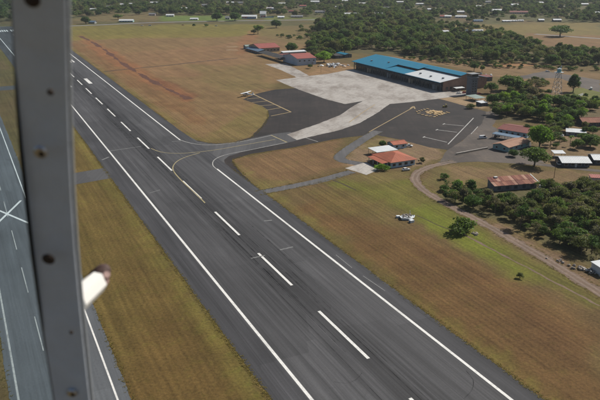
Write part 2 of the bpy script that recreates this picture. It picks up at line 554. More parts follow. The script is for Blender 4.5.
# floor of the near wood
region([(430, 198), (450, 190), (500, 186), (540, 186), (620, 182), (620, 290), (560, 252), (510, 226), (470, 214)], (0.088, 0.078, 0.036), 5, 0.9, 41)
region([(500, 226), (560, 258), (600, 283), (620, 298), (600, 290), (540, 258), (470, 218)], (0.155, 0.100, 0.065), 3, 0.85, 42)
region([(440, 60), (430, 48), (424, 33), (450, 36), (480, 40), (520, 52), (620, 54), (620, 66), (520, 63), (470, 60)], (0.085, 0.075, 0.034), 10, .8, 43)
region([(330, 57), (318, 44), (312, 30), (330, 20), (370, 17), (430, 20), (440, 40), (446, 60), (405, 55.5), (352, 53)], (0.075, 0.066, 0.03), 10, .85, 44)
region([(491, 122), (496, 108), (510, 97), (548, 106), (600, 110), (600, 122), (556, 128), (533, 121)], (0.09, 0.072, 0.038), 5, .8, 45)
# greener verge along every pavement edge
for lo, hi, am in ((-38, -30.5, .75), (29, 36, .6)):
    mid, hw = (lo + hi) / 2, (hi - lo) / 2
    d = hw - np.abs(V1 - mid) + (fbm(X1, Y1, 1 / 9.0, 51) - .5) * 7
    blend((0.118, 0.098, 0.024), np.clip(d / 3.0, 0, 1) * am * (Y1 < 900))
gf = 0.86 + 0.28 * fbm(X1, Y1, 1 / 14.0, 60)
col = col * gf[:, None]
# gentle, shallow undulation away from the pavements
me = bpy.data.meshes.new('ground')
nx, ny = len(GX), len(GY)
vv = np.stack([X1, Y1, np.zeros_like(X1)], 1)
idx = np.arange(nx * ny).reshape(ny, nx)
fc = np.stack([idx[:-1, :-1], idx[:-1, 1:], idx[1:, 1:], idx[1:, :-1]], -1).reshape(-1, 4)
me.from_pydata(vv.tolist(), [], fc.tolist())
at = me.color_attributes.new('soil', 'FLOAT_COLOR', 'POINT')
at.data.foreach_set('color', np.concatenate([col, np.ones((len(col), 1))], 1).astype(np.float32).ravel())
k = NT('dry_grassland')
pos = k.n('ShaderNodeNewGeometry').outputs['Position']
vc = k.n('ShaderNodeVertexColor', layer_name='soil').outputs['Color']
rot = k.mapping(pos, (1, 1, 1), (0, 0, -RW_PHI))
mow = k.noise(k.mapping(rot, (0.55, 0.014, 1)), 1.0, 5, 0.65)
mow2 = k.noise(k.mapping(rot, (0.16, 0.008, 1)), 1.0, 3, 0.5)
tuft = k.noise(pos, 1.1, 6, 0.75)
blot = k.noise(pos, 0.09, 6, 0.65)
wv = k.n('ShaderNodeTexWave', wave_type='BANDS', bands_direction='X')
wv.inputs['Scale'].default_value = 0.314 / 2.1
wv.inputs['Distortion'].default_value = 3.0
wv.inputs['Detail Scale'].default_value = 0.3
k.l(rot, wv.inputs['Vector'])
mw_ = k.math('MULTIPLY', k.rng(mow, 0.3, 0.7, 0.78, 1.22), k.rng(wv.outputs['Fac'], 0, 1, 0.945, 1.05))
v = k.math('MULTIPLY', mw_, k.rng(mow2, 0.3, 0.7, 0.88, 1.12))
v = k.math('MULTIPLY', v, k.rng(tuft, 0.3, 0.7, 0.58, 1.42))
v = k.math('MULTIPLY', v, k.rng(blot, 0.3, 0.7, 0.84, 1.16))
c = k.scale_col(vc, v)
gr = k.noise(pos, 0.21, 6, 0.7)
c = k.mix(k.rng(gr, 0.52, 0.7, 0, 0.35), c, k.mix(1.0, c, (0.95, 1.35, 0.75), 'MULTIPLY'))
k.bsdf(c, 0.95, 0, tuft, 0.5, 0.15, 0.15)
me.materials.append(k.m)
ground = link_mesh('ground', me)
tag(ground, 'dry brown and green grassland around the airfield', None, None, 'structure')

# ================================================================== RUNWAY
RW0 = EV * VC                                     # origin on the centre line, abeam the camera
U_END = g(5, 30).dot(EU)
rw_frame = (RW0, RW_PHI)
def uv(v, u): p = RW0 + EV * v + EU * u; return (p.x, p.y)
Z_PAVE = 0.02
runway = sheet('runway', [uv(-31.6, -250), uv(29.8, -250), uv(29.8, U_END + 60), uv(-31.6, U_END + 60)], 0.06, M['asphalt'], 1.0, 0.4, None, RW0, RW_PHI)
tag(runway, 'dark asphalt runway with white edge lines', None, None, 'structure')
def rect(mb, v0, v1, u0, u1, z): mb.add([(v0, u0, z), (v1, u0, z), (v1, u1, z), (v0, u1, z)], [(0, 1, 2, 3)])
def u_of(pxx, pyy): return g(pxx, pyy).dot(EU)
MZ = 0.012
# centre line: 30 m dashes, 20 m gaps
u_ref = u_of(320, 311)
kk = -8
while True:
    u0 = u_ref + kk * 50.0
    kk += 1
    if u0 > U_END - 70: break
    mb = MB(); rect(mb, -0.48, 0.48, u0 - 30, u0, MZ); mb.build('centre_dash', M['white_paint'], runway)
# edge lines; the apron-side line is broken where the taxiway leaves
ua, ub = u_of(180, 140), u_of(216, 169)
for v0, segs in ((-22.9, [(-250, U_END - 5)]), (22.0, [(-250, ub), (ua, U_END - 5)])):
    for u0, u1 in segs:
        mb = MB(); n_ = max(1, int((u1 - u0) / 40))
        for i in range(n_): rect(mb, v0, v0 + 0.9, u0 + (u1 - u0) * i / n_, u0 + (u1 - u0) * (i + 1) / n_, MZ)
        mb.build('edge_line', M['white_paint'], runway)
# aiming blocks, touchdown bars, threshold bars at the far end
for pp in ((88, 81), (68, 84.5)):
    p = g(*pp); vv_ = p.dot(EV) - VC; u_ = p.dot(EU)
    mb = MB(); rect(mb, vv_ - 1.6, vv_ + 1.6, u_ - 16, u_ + 16, MZ); mb.build('aiming_block', M['white_paint'], runway)
p = g(70, 61.3); vv_ = p.dot(EV) - VC; u_ = p.dot(EU)
for dv, du, ln in ((-3.0, -6, 26), (0.2, 5, 30), (3.2, 2, 24)):
    mb = MB(); rect(mb, vv_ + dv - 0.9, vv_ + dv + 0.9, u_ + du - ln / 2, u_ + du + ln / 2, MZ); mb.build('touchdown_bar', M['white_paint'], runway)
for i in range(6):
    for s_ in (-1, 1):
        vq = s_ * (3.2 + i * 3.4)
        mb = MB(); rect(mb, vq - 0.95, vq + 0.95, U_END - 40, U_END - 8, MZ); mb.build('threshold_bar', M['white_paint'], runway)
# faint remains of older paint
for (ax, ay, bx_, by_, wd) in ((264, 221, 272, 220.4, .8), (280, 250, 293, 247, .8), (251, 258.5, 265, 255.5, .6), (110, 151, 141, 146.5, .7), (102, 160, 109, 157, 1.0),
                               (336, 255, 352, 268, .28), (363, 276, 385, 291, .28), (150, 193, 160, 190, .5), (172, 141.5, 181, 141, .6)):
    ribbon('faint_mark', [g2(ax, ay), g2((ax + bx_) / 2, (ay + by_) / 2), g2(bx_, by_)], wd, MZ, M['faint_white'], runway, frame=rw_frame)

# rubber streaks and swung tyre marks
k = NT('tyre_rubber_marks')
pp_ = k.n('ShaderNodeNewGeometry').outputs['Position']
fa_ = k.rng(k.noise(pp_, 0.25, 5, 0.7), 0.35, 0.65, 0.0, 0.42)
tb, db, ms = k.n('ShaderNodeBsdfTransparent'), k.n('ShaderNodeBsdfDiffuse'), k.n('ShaderNodeMixShader')
db.inputs[0].default_value = (0.018, 0.018, 0.019, 1)
k.l(fa_, ms.inputs[0]); k.l(tb.outputs[0], ms.inputs[1]); k.l(db.outputs[0], ms.inputs[2]); k.l(ms.outputs[0], k.out.inputs[0])
qs = random.Random(8); mb = MB()
for i in range(150):
    v_ = qs.gauss(0, 5.5); u0_ = qs.uniform(90, 800); ln_ = qs.uniform(25, 120); wd_ = qs.uniform(.12, .42); dr = qs.uniform(-.6, .6)
    mb.add([(v_, u0_, .006), (v_ + wd_, u0_, .006), (v_ + wd_ + dr, u0_ + ln_, .006), (v_ + dr, u0_ + ln_, .006)], [(0, 1, 2, 3)])
sk = mb.build('rubber_marks', k.m, runway); sk['kind'] = 'stuff'
for pts_ in ([(334, 382), (346, 383.5), (356, 380), (362, 373)], [(466, 371), (473, 380), (472, 390), (464, 399)]):
    ribbon('tyre_mark', px(*pts_), .22, .008, k.m, runway, frame=rw_frame)
# ---------------- connector to the left, closed taxiway
conn = sheet('connector_taxiway', px((128, 165), (112, 166.5), (70, 174), (40, 180), (40, 193), (70, 185.5), (115, 177.5), (130, 179)), 0.035, M['asphalt_taxi'], 2, 0.3)
tag(conn, 'short grey taxiway crossing the grass left of the runway', None, None, 'structure')
conn2 = sheet('connector_taxiway', [uv(-30, u_of(15, 86)), uv(-120, u_of(15, 86)), uv(-120, u_of(15, 86) - 22), uv(-30, u_of(15, 86) - 22)], 0.035, M['asphalt_taxi'], 2, 0.3)
tag(conn2, 'far grey taxiway seen left of the window post', None, None, 'structure')
W_ = 97.8
VL, VR = (0.196 - 1.052) * W_, (0.376 - 1.052) * W_
closed = sheet('closed_taxiway', [uv(VL - 2.0, -150), uv(VR + 3.2, -150), uv(VR + 3.2, 560), uv(VL - 2.0, 560)], 0.03, M['asphalt_old'], 1, 0.4, None, RW0, RW_PHI)
tag(closed, 'weathered closed taxiway with a white cross left of the window post', None, None, 'structure')
for v0 in (VL, VR):
    mb = MB()
    for i in range(18): rect(mb, v0 - .25, v0 + .25, -150 + i * 39.4, -150 + (i + 1) * 39.4, MZ)
    mb.build('edge_line', M['old_white'] if v0 == VL else M['white_paint'], closed)
for i in range(16):
    vm = (VL + VR) / 2 - 0.6
    mb = MB(); rect(mb, vm - .16, vm + .16, -100 + i * 40, -78 + i * 40, MZ); mb.build('centre_dash', M['old_white'], closed)
xc = g(12 + 12.5, 212); xv, xu = xc.dot(EV) - VC, xc.dot(EU)
for s_ in (-1, 1):
    mb = MB(); L_, wd = 17.5, 0.5
    d = Vector((0.40, s_ * 0.917)); n_ = Vector((-d.y, d.x)); q = Vector((xv, xu))
    mb.add([(*(q + d * a * L_ + n_ * b * wd), MZ + 0.004 * (s_ + 1)) for a, b in ((-1, -1), (1, -1), (1, 1), (-1, 1))], [(0, 1, 2, 3)])
    mb.build('cross_arm', M['white_paint'], closed)

# ---------------- aprons and taxiway
apron = sheet('dark_apron', px((243, 99.3), (255, 94), (275, 89.5), (298, 88), (330, 85), (400, 95), (440, 99), (466, 106), (488, 112), (482, 124), (462, 141), (448, 150), (430, 147.5), (400, 139.5), (374, 134.5), (345, 137.5), (330, 140), (296, 147),
    (250, 154), (232, 160), (240, 172), (268, 198), (205, 160), (176, 128), (195, 140), (214, 143.5), (232, 142.5), (250, 137.5), (262, 126), (269, 116), (268, 110), (262, 106)), 0.02, M['asphalt_apron'], 2.0, 0.5)
tag(apron, 'dark asphalt apron with painted aircraft stands', None, None, 'structure')
taxi = sheet('taxiway', px((180, 131), (198, 141.5), (216, 144), (236, 142), (252, 138.5), (272, 134), (290, 132), (302, 139), (285, 143.5), (262, 147.5), (240, 152.5), (229, 156), (224, 160), (226, 166), (245, 186), (200, 165)), 0.045, M['asphalt_taxi'], 2.0, 0.35)
tag(taxi, 'curved grey taxiway from the runway to the apron', None, None, 'structure')
conc = sheet('concrete_apron', px((276, 80), (300, 77), (330, 73.5), (345, 70.5), (353, 69), (398, 80), (441, 91.5), (458, 89.5), (469, 94.5), (440, 98.5), (412, 102), (390, 104), (377, 113), (360, 123), (340, 130), (318, 135),
    (297, 140), (287, 134.5), (300, 130), (318, 124), (340, 115), (355, 105), (363, 101), (345, 104), (325, 99), (292, 87)), 0.055, M['concrete'], 2.0, 0.5)
tag(conc, 'pale concrete apron in front of the terminal', None, None, 'structure')
pad1 = sheet('hangar_pad', px((265, 64), (286, 63.3), (309, 75.5), (297, 77.5), (281, 70)), 0.03, M['concrete'], 2.0, 0.6)
tag(pad1, 'small concrete strip leading from the hangars', None, None, 'structure')
pad2 = sheet('parking_pad', px((345, 168.2), (366, 162.2), (379, 169.8), (366.5, 175)), 0.05, M['pad'], 2.0, 0.1)
tag(pad2, 'pale concrete pad beside the red tiled house', None, None, 'structure')
lane1 = ribbon('lane', px((253, 194), (262, 192), (290, 186.8), (320, 180.5), (352, 171.5)), 6.2, 0.035, M['asphalt_lane'], amp=.3)
tag(lane1, 'narrow asphalt lane from the runway to the concrete pad', None, None, 'structure')
lane2 = ribbon('lane', px((378, 131), (368, 136.5), (356, 144), (344, 152.5), (339.5, 157), (343, 160.5), (352, 162.5), (362, 164)), 7.0, 0.032, M['asphalt_lane'], amp=.3)
tag(lane2, 'curved asphalt lane bending round beside the white canopy', None, None, 'structure')
yard = sheet('yard', px((447, 150), (462, 141), (482, 124), (486, 112), (496, 110), (500, 116), (492, 126), (500, 130), (530, 140), (532, 152), (545, 163.5), (500, 161.5), (470, 160), (440, 162)), 0.028, M['yard'], 2.0, 0.8)
tag(yard, 'dusty worn asphalt yard beside the small buildings', None, None, 'structure')
road1 = ribbon('back_road', px((440, 163), (470, 160.6), (500, 161.5), (545, 165), (600, 171), (640, 175)), 5.0, 0.04, M['yard'], amp=.5)
tag(road1, 'narrow grey road in front of the white roofed house', None, None, 'structure')
track = ribbon('dirt_track', px((640, 320), (600, 293.5), (560, 268), (520, 244), (480, 221.5), (450, 205.5), (428, 193), (417, 183.5), (415, 177), (421, 170.5), (436, 165), (455, 161.5)), 4.9, 0.036, M['dirt'], amp=1.3)
tag(track, 'brown dirt track curving past the near wood', None, None, 'structure')
tl = catmull(px((640, 320), (600, 293.5), (560, 268), (520, 244), (480, 221.5), (450, 205.5), (428, 193), (417, 183.5), (415, 177), (421, 170.5), (436, 165), (455, 161.5)), 2)
for s_ in (-1, 1):
    off = []
    for i in range(0, len(tl), 3):
        t_ = (tl[min(i + 1, len(tl) - 1)] - tl[max(i - 1, 0)]).normalized()
        off.append(tl[i] + Vector((-t_.y, t_.x)) * s_ * 1.1)
    ribbon('wheel_rut', off, 0.9, 0.045, M['rut'], track, amp=.25)
road2 = ribbon('far_road', px((-60, 27.5), (66, 26), (150, 22.6), (230, 20.8), (330, 19.3), (420, 16.5)), 14, 0.03, M['road_far'], step=20)
tag(road2, 'pale road running behind the far end of the field', None, None, 'structure')
ditch1 = ribbon('drainage_ditch', px((80, 36), (92, 42), (105, 50), (118, 60), (130, 68), (145, 77), (158, 84), (172, 91), (190, 99)), lambda t: 4.4 + 2.3 * math.sin(t * 33) + 2.0 * math.sin(t * 77), 0.02, M['ditch'], amp=2.2)
tag(ditch1, 'dark reddish eroded ditch across the brown field', None, None, 'structure')
ditch2 = ribbon('drain', px((104, 71.5), (135, 68.3), (170, 65), (205, 61), (238, 58)), 3.6, 0.015, M['ditch_dark'], amp=.8)
tag(ditch2, 'thin dark drain crossing the brown field', None, None, 'structure')
ditch3 = ribbon('drain', px((417, 215.5), (428, 220.5), (440, 226), (454, 231)), 0.6, 0.015, M['ditch_dark'], amp=.25)
tag(ditch3, 'thin dark furrow in the green grass below the track', None, None, 'structure')
ditch4 = ribbon('drain', px((333, 180), (345, 185), (356, 190)), 1.0, 0.015, M['ditch_dark'], amp=.3)
tag(ditch4, 'short dark gully in the grass below the asphalt lane', None, None, 'structure')
pth = ribbon('foot_path', px((452, 228), (480, 243), (520, 264), (560, 285), (600, 306)), 0.9, 0.014, M['dirt'], amp=.6)
tag(pth, 'faint worn path in the green grass beside the track', None, None, 'structure')
fr = ribbon('field_road', px((535, 34), (570, 36.5), (600, 38.5), (640, 42)), 10, 0.02, M['road_far'], step=20, amp=2)
tag(fr, 'grey strip crossing the far meadow', None, None, 'structure')
lot = sheet('car_park', px((505, 79), (545, 71), (600, 80), (600, 92), (585, 89), (560, 78)), 0.02, M['yard'], 4, 2.0)
tag(lot, 'grey car park behind the lattice tower', None, None, 'structure')

# ---------------- painted lines on taxiway and apron
def line(parent, pts, wd, mat, z=0.075, name='painted_line'):
    o = ribbon(name, px(*pts), wd, 0, mat, None, step=1.0, smooth=len(pts) > 2)
    o.location.z = z
    o.parent = parent
    o.matrix_parent_inverse = parent.matrix_basis.inverted()
    return o
line(taxi, [(151, 148.5), (160, 151.8), (172, 153.3), (188, 153), (215, 150), (245, 144.8), (275, 139.5)], 0.55, M['pale_yellow'], 0.08)
line(taxi, [(205, 203), (196, 194), (182, 181), (174.5, 172.5), (173, 167), (177, 161.5), (186, 157), (200, 152.8)], 0.55, M['pale_yellow'], 0.08)
line(taxi, [(180, 140), (190, 143), (203, 144.8), (220, 144.4), (245, 141), (271.5, 135.4)], 0.5, M['old_white'], 0.083)
line(taxi, [(217, 169.5), (213, 165.5), (213.5, 161), (219, 157.2), (230, 153.8), (250, 150), (286, 142.6)], 0.5, M['old_white'], 0.083)
line(taxi, [(271, 135.2), (287, 142.4)], 0.8, M['pale_yellow'], 0.09)
line(conc, [(349, 122.5), (362, 113), (375, 104.5)], 0.7, M['yellow_paint'])
line(apron, [(369, 132), (391.5, 119.5), (414, 107)], 0.8, M['yellow_paint'])
line(apron, [(410, 108.6), (413.6, 106.4), (415, 109)], 1.0, M['yellow_paint'], 0.08)
for a, b in (((253, 94), (291, 112)), ((291, 112), (271, 116)), ((267, 101), (252, 102.5)), ((274.5, 104.6), (258, 106)), ((281, 107.6), (266, 110.2)), ((260.5, 97.7), (247, 99))):
    line(apron, [a, b], 1.3 if a == (253, 94) else 1.0, M['yellow_paint'], 0.05 + 0.004 * (a[0] % 3))
for a, b in (((473.5, 118), (448, 144.3)), ((443.8, 124), (464, 126)), ((436.8, 129.8), (457, 132.3)), ((424, 137), (447, 142.3))):
    line(apron, [a, b], 0.65, M['old_white'], 0.05 + 0.004 * (a[0] % 3))
for a in ((443.8, 124), (436.8, 129.8), (424, 137)):
    line(apron, [(a[0] - 1, a[1] + .5), (a[0] + 1, a[1] - .5)], 0.9, M['old_white'], 0.066)
line(yard, [(478, 126.5), (471, 134)], 0.5, M['old_white'], 0.05)
line(apron, [(303, 137), (318, 141.8)], 0.5, M['old_white'], 0.07)

# ================================================================== BUILDINGS
M['red_sheet'] = corrugated('red_sheet_roof', (0.30, 0.085, 0.062), dirt=(0.16, 0.07, 0.05), dirt_amt=.5)
M['red_sheet_y'] = corrugated('red_sheet_roof_along', (0.30, 0.085, 0.062), axis='Y', dirt=(0.16, 0.07, 0.05), dirt_amt=.5)
M['dark_red'] = corrugated('dark_red_roof', (0.19, 0.055, 0.038), dirt=(0.11, 0.05, 0.035))
M['dark_red_y'] = corrugated('dark_red_roof_along', (0.19, 0.055, 0.038), axis='Y', dirt=(0.11, 0.05, 0.035))
M['tile_roof'] = corrugated('orange_tile_roof', (0.34, 0.098, 0.05), 0.5, 0.75, 0.22, dirt=(0.20, 0.075, 0.045), dirt_amt=.55)
M['tan_roof'] = corrugated('tan_tile_roof', (0.30, 0.165, 0.105), 0.6, 0.8, 0.2, dirt=(0.20, 0.11, 0.07), dirt_amt=.5)
M['blue_roof'] = corrugated('blue_sheet_roof', (0.012, 0.175, 0.285), 1.1, 0.5, 0.12, dirt=(0.05, 0.14, 0.18), dirt_amt=.3)
M['blue_roof_y'] = corrugated('blue_sheet_roof_along', (0.012, 0.175, 0.285), 1.1, 0.5, 0.12, 'Y', dirt=(0.05, 0.14, 0.18), dirt_amt=.3)
M['slate_blue'] = corrugated('grey_blue_sheet', (0.09, 0.15, 0.22), 0.9, 0.6, 0.15, 'Y', dirt=(0.1, 0.11, 0.12), dirt_amt=.4)
M['white_sheet'] = corrugated('white_sheet_roof', (0.60, 0.62, 0.62), 0.9, 0.45, 0.08, dirt=(0.42, 0.42, 0.40), dirt_amt=.35)
M['white_sheet_y'] = corrugated('white_sheet_roof_along', (0.60, 0.62, 0.62), 0.9, 0.45, 0.08, 'Y', dirt=(0.42, 0.42, 0.40), dirt_amt=.35)
M['grey_sheet'] = corrugated('grey_sheet_roof', (0.20, 0.205, 0.21), 0.9, 0.5, 0.2, dirt=(0.10, 0.09, 0.08), dirt_amt=.6)
M['dark_sheet'] = corrugated('dark_sheet_roof', (0.032, 0.034, 0.036), 0.9, 0.9, 0.3, dirt=(0.12, 0.07, 0.05), dirt_amt=.5)
M['teal_roof'] = corrugated('grey_green_roof', (0.24, 0.31, 0.28), 0.8, 0.55, 0.12)
M['rust_a'] = corrugated('rusty_sheet_red', (0.17, 0.058, 0.038), 0.45, 0.85, 0.35, dirt=(0.10, 0.035, 0.025), dirt_amt=.8)
M['rust_b'] = corrugated('rusty_sheet_orange', (0.25, 0.105, 0.065), 0.45, 0.85, 0.3, dirt=(0.15, 0.055, 0.035), dirt_amt=.7)
M['rust_c'] = corrugated('faded_rusty_sheet', (0.34, 0.19, 0.13), 0.45, 0.8, 0.25, dirt=(0.19, 0.075, 0.045), dirt_amt=.7)
M['wall_white'] = plain('white_wall', (0.56, 0.56, 0.54), 0.8, 0.1, 0.4, dirt=(0.33, 0.30, 0.26), dirt_amt=.5)
M['wall_blue'] = plain('pale_blue_wall', (0.36, 0.46, 0.54), 0.8, 0.1, 0.4, dirt=(0.25, 0.28, 0.30), dirt_amt=.5)
M['wall_hangar'] = plain('blue_white_cladding', (0.36, 0.42, 0.50), 0.6, 0.08, 0.3, dirt=(0.25, 0.27, 0.30), dirt_amt=.45)
M['wall_tan'] = plain('tan_wall', (0.38, 0.31, 0.23), 0.85, 0.12, 0.4, dirt=(0.24, 0.18, 0.13))
M['wall_teal'] = plain('grey_green_wall', (0.22, 0.34, 0.33), 0.8, 0.1, 0.4, dirt=(0.15, 0.19, 0.18))
M['wall_brick'] = plain('brown_brick_wall', (0.27, 0.165, 0.12), 0.9, 0.2, 0.9, dirt=(0.12, 0.07, 0.05))
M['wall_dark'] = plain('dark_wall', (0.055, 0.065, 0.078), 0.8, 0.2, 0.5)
M['wall_grey'] = plain('grey_wall', (0.24, 0.25, 0.26), 0.85, 0.15, 0.5, dirt=(0.14, 0.13, 0.12))
M['wall_rust'] = plain('grey_weathered_cladding', (0.17, 0.18, 0.20), 0.85, 0.3, 0.9, dirt=(0.12, 0.07, 0.05))
M['wall_pink'] = plain('pink_white_wall', (0.56, 0.44, 0.41), 0.85, 0.1, 0.5, dirt=(0.38, 0.25, 0.22))
M['slate_tower'] = plain('slate_tower_wall', (0.11, 0.125, 0.145), 0.8, 0.25, 0.8, dirt=(0.07, 0.075, 0.085))
M['glass'] = glassy('dark_window_glass')
M['frame'] = plain('window_frame', (0.5, 0.5, 0.5), 0.6, 0.08)
M['frame_dark'] = plain('dark_frame', (0.08, 0.085, 0.09), 0.6, 0.1)
M['steel'] = plain('galvanised_steel', (0.30, 0.31, 0.32), 0.55, 0.15, 2.0, 0.3)
M['timber'] = plain('weathered_timber', (0.17, 0.12, 0.08), 0.9, 0.3, 2.0)

def window(parent, face, c_, z, ww, hh, dims, fm='frame', name='window'):
    """a window set 4 cm proud of a wall face; face: 'f' (y=0), 'l' (x=0), 'r' (x=w), 'b'"""
    W, D = dims
    def P(a, d, zz):
        return {'f': (a, -d, zz), 'l': (-d, a, zz), 'r': (W + d, a, zz), 'b': (a, D + d, zz)}[face]
    def bx(mb, a0, a1, z0, z1, d0, d1):
        p, q = P(a0, d0, z0), P(a1, d1, z1)
        mb.box(min(p[0], q[0]), max(p[0], q[0]), min(p[1], q[1]), max(p[1], q[1]), z0, z1)
    mb = MB(); t = 0.09
    a0, a1, z0, z1 = c_ - ww / 2, c_ + ww / 2, z, z + hh
    bx(mb, a0 - t, a0, z0 - t, z1 + t, -.02, .09); bx(mb, a1, a1 + t, z0 - t, z1 + t, -.02, .09)
    bx(mb, a0, a1, z0 - t, z0, -.02, .09); bx(mb, a0, a1, z1, z1 + t, -.02, .09)
    o = mb.build(name, M[fm], parent)
    mb = MB(); bx(mb, a0, a1, z0, z1, -.02, .035)
    mb.build('pane', M['glass'], o)
    return o
def door(parent, face, c_, ww, hh, dims, mat):
    W, D = dims
    mb = MB()
    a0, a1 = c_ - ww / 2, c_ + ww / 2
    if face == 'f': mb.box(a0, a1, -.06, .02, 0, hh)
    elif face == 'l': mb.box(-.06, .02, a0, a1, 0, hh)
    else: mb.box(W - .02, W + .06, a0, a1, 0, hh)
    return mb.build('door', mat, parent)
def roof_parts(kind, w_, d_, h, rh, o, t=0.16):
    mb = MB()
    if kind == 'gable_x':
        s_ = rh / (d_ / 2); e = h - o * s_
        mb.prism([(-o, e), (d_ / 2, h + rh), (d_ + o, e), (d_ + o, e + t), (d_ / 2, h + rh + t), (-o, e + t)], 'x', -o, w_ + o)
    elif kind == 'gable_y':
        s_ = rh / (w_ / 2); e = h - o * s_
        mb.prism([(-o, e), (w_ / 2, h + rh), (w_ + o, e), (w_ + o, e + t), (w_ / 2, h + rh + t), (-o, e + t)], 'y', -o, d_ + o)
    elif kind == 'mono_y':           # rises away from the front
        s_ = rh / d_
        mb.prism([(-o, h - o * s_), (d_ + o, h + rh + o * s_), (d_ + o, h + rh + o * s_ + t), (-o, h - o * s_ + t)], 'x', -o, w_ + o)
    elif kind == 'mono_x':
        s_ = rh / w_
        mb.prism([(-o, h - o * s_), (w_ + o, h + rh + o * s_), (w_ + o, h + rh + o * s_ + t), (-o, h - o * s_ + t)], 'y', -o, d_ + o)
    elif kind == 'flat':
        mb.box(-o, w_ + o, -o, d_ + o, h, h + t)
    elif kind in ('hip_y', 'hip_x'):
        a, b = (w_, d_) if kind == 'hip_y' else (d_, w_)
        i = a / 2
        lo = [(-o, -o), (a + o, -o), (a + o, b + o), (-o, b + o)]
        top = [(a / 2, i), (a / 2, b - i)]
        if b <= a: top = [(a / 2, b / 2 - .3), (a / 2, b / 2 + .3)]
        pts = [(x, y, h - .05) for x, y in lo] + [(x, y, h - .05 + t) for x, y in lo] + [(x, y, h + rh + t) for x, y in top]
        fs = [(3, 2, 1, 0), (0, 1, 5, 4), (1, 2, 6, 5), (2, 3, 7, 6), (3, 0, 4, 7), (4, 5, 8), (5, 6, 9, 8), (6, 7, 9), (7, 4, 8, 9)]
        if kind == 'hip_x': pts = [(y, x, z) for x, y, z in pts]
        mb.add(pts, fs)
    return mb
def house(name, label, cat, P, phi, w_, d_, h, kind, rh, wall, roof, o=0.6, wins=(), doors=(), group=None, posts=False, open_sides='', ridge=None):
    """a building whose nearest corner stands at ground point P; local x runs to the right, y away"""
    root = empty(name, (P[0], P[1], 0), R(phi))
    tag(root, label, cat, group)
    if posts:
        n1, n2 = max(2, int(w_ / 4) + 1), max(2, int(d_ / 4) + 1)
        for i in range(n1):
            for j in range(n2):
                if i in (0, n1 - 1) or j in (0, n2 - 1):
                    x, y = .1 + (w_ - .2) * i / (n1 - 1), .1 + (d_ - .2) * j / (n2 - 1)
                    z_ = h + (rh * y / d_ if kind == 'mono_y' else rh * x / w_ if kind == 'mono_x' else 0)
                    MB().box(x - .09, x + .09, y - .09, y + .09, -.1, z_ - .01).build('post', M['steel'], root)
    else:
        mb = MB()
        if kind == 'gable_x': prof, ax, a = [(0, -.15), (0, h), (d_ / 2, h + rh), (d_, h), (d_, -.15)], 'x', w_
        elif kind == 'gable_y': prof, ax, a = [(0, -.15), (0, h), (w_ / 2, h + rh), (w_, h), (w_, -.15)], 'y', d_
        elif kind == 'mono_y': prof, ax, a = [(0, -.15), (0, h), (d_, h + rh), (d_, -.15)], 'x', w_
        elif kind == 'mono_x': prof, ax, a = [(0, -.15), (0, h), (w_, h + rh), (w_, -.15)], 'y', d_
        else: prof, ax, a = [(0, -.15), (0, h - .06), (d_, h - .06), (d_, -.15)], 'x', w_
        mb.prism(prof, ax, 0, a)
        mb.build('wall', M[wall], root)
    rf = roof_parts(kind, w_, d_, h + .004, rh, o).build('roof', M[roof], root)
    if kind == 'gable_x': MB().box(-o, w_ + o, d_ / 2 - .25, d_ / 2 + .25, h + rh + .1, h + rh + .22).build('ridge_cap', M[ridge or roof], rf)
    if kind == 'gable_y': MB().box(w_ / 2 - .25, w_ / 2 + .25, -o, d_ + o, h + rh + .1, h + rh + .22).build('ridge_cap', M[ridge or roof], rf)
    for (face, n, z, ww, hh) in wins:
        L_ = w_ if face in 'fb' else d_
        for i in range(n): window(root, face, L_ * (i + .5) / n, z, ww, hh, (w_, d_))
    for (face, c_, ww, hh, m_) in doors: door(root, face, c_, ww, hh, (w_, d_), M[m_])
    return root

# ---------------- terminal: a long building in line with the runway, blue roof in two tiers
tP = g(353, 69)
T = empty('terminal_building', tP, R(PHI_DEG - 90))           # local x runs along the apron towards us, y away from it
tag(T, 'long low terminal with blue and white roof and dark glazed front', 'terminal')
TL, TD = 149.0, 28.0
MB().box(1, TL - .5, 3.0, TD, -.15, 7.4).build('wall', M['wall_dark'], T)
MB().box(TL - .5, TL, 3.0, TD, -.15, 8.0).build('end_wall', M['wall_brick'], T)['label'] = 'brown brick end wall'
MB().box(0.5, 1, 3.0, TD, -.15, 8.0).build('end_wall', M['wall_brick'], T)
nb = 20
for i in range(nb + 1):
    x = 1.0 + (TL - 2) * i / nb
    MB().box(x - .3, x + .3, .6, 1.2, -.1, 7.9).build('column', M['wall_dark'], T)
for i in range(nb):
    x0 = 1.0 + (TL - 2) * i / nb + .5; x1 = 1.0 + (TL - 2) * (i + 1) / nb - .5
    if i % 5 == 3:
        MB().box(x0, x1, 2.9, 3.05, 0.0, 4.2).build('wall_panel', M['wall_tan' if i % 2 else 'wall_grey'], T)
        continue
    f = MB()
    f.box(x0 - .12, x0, 2.85, 3.05, .9, 4.4).box(x1, x1 + .12, 2.85, 3.05, .9, 4.4).box(x0, x1, 2.85, 3.05, .78, .9).box(x0, x1, 2.85, 3.05, 4.4, 4.52).box((x0 + x1) / 2 - .06, (x0 + x1) / 2 + .06, 2.85, 3.05, .9, 4.4)
    f = f.build('window', M['frame_dark'], T)
    MB().box(x0, x1, 2.93, 3.02, .9, 4.4).build('pane', M['glass'], f)
MB().box(1.0, TL - 1, .55, 1.25, 5.3, 6.3).build('fascia_beam', M['wall_dark'], T)
MB().box(1.5, TL - 1.5, 1.3, 2.8, 4.7, 4.9).build('canopy_slab', M['wall_dark'], T)
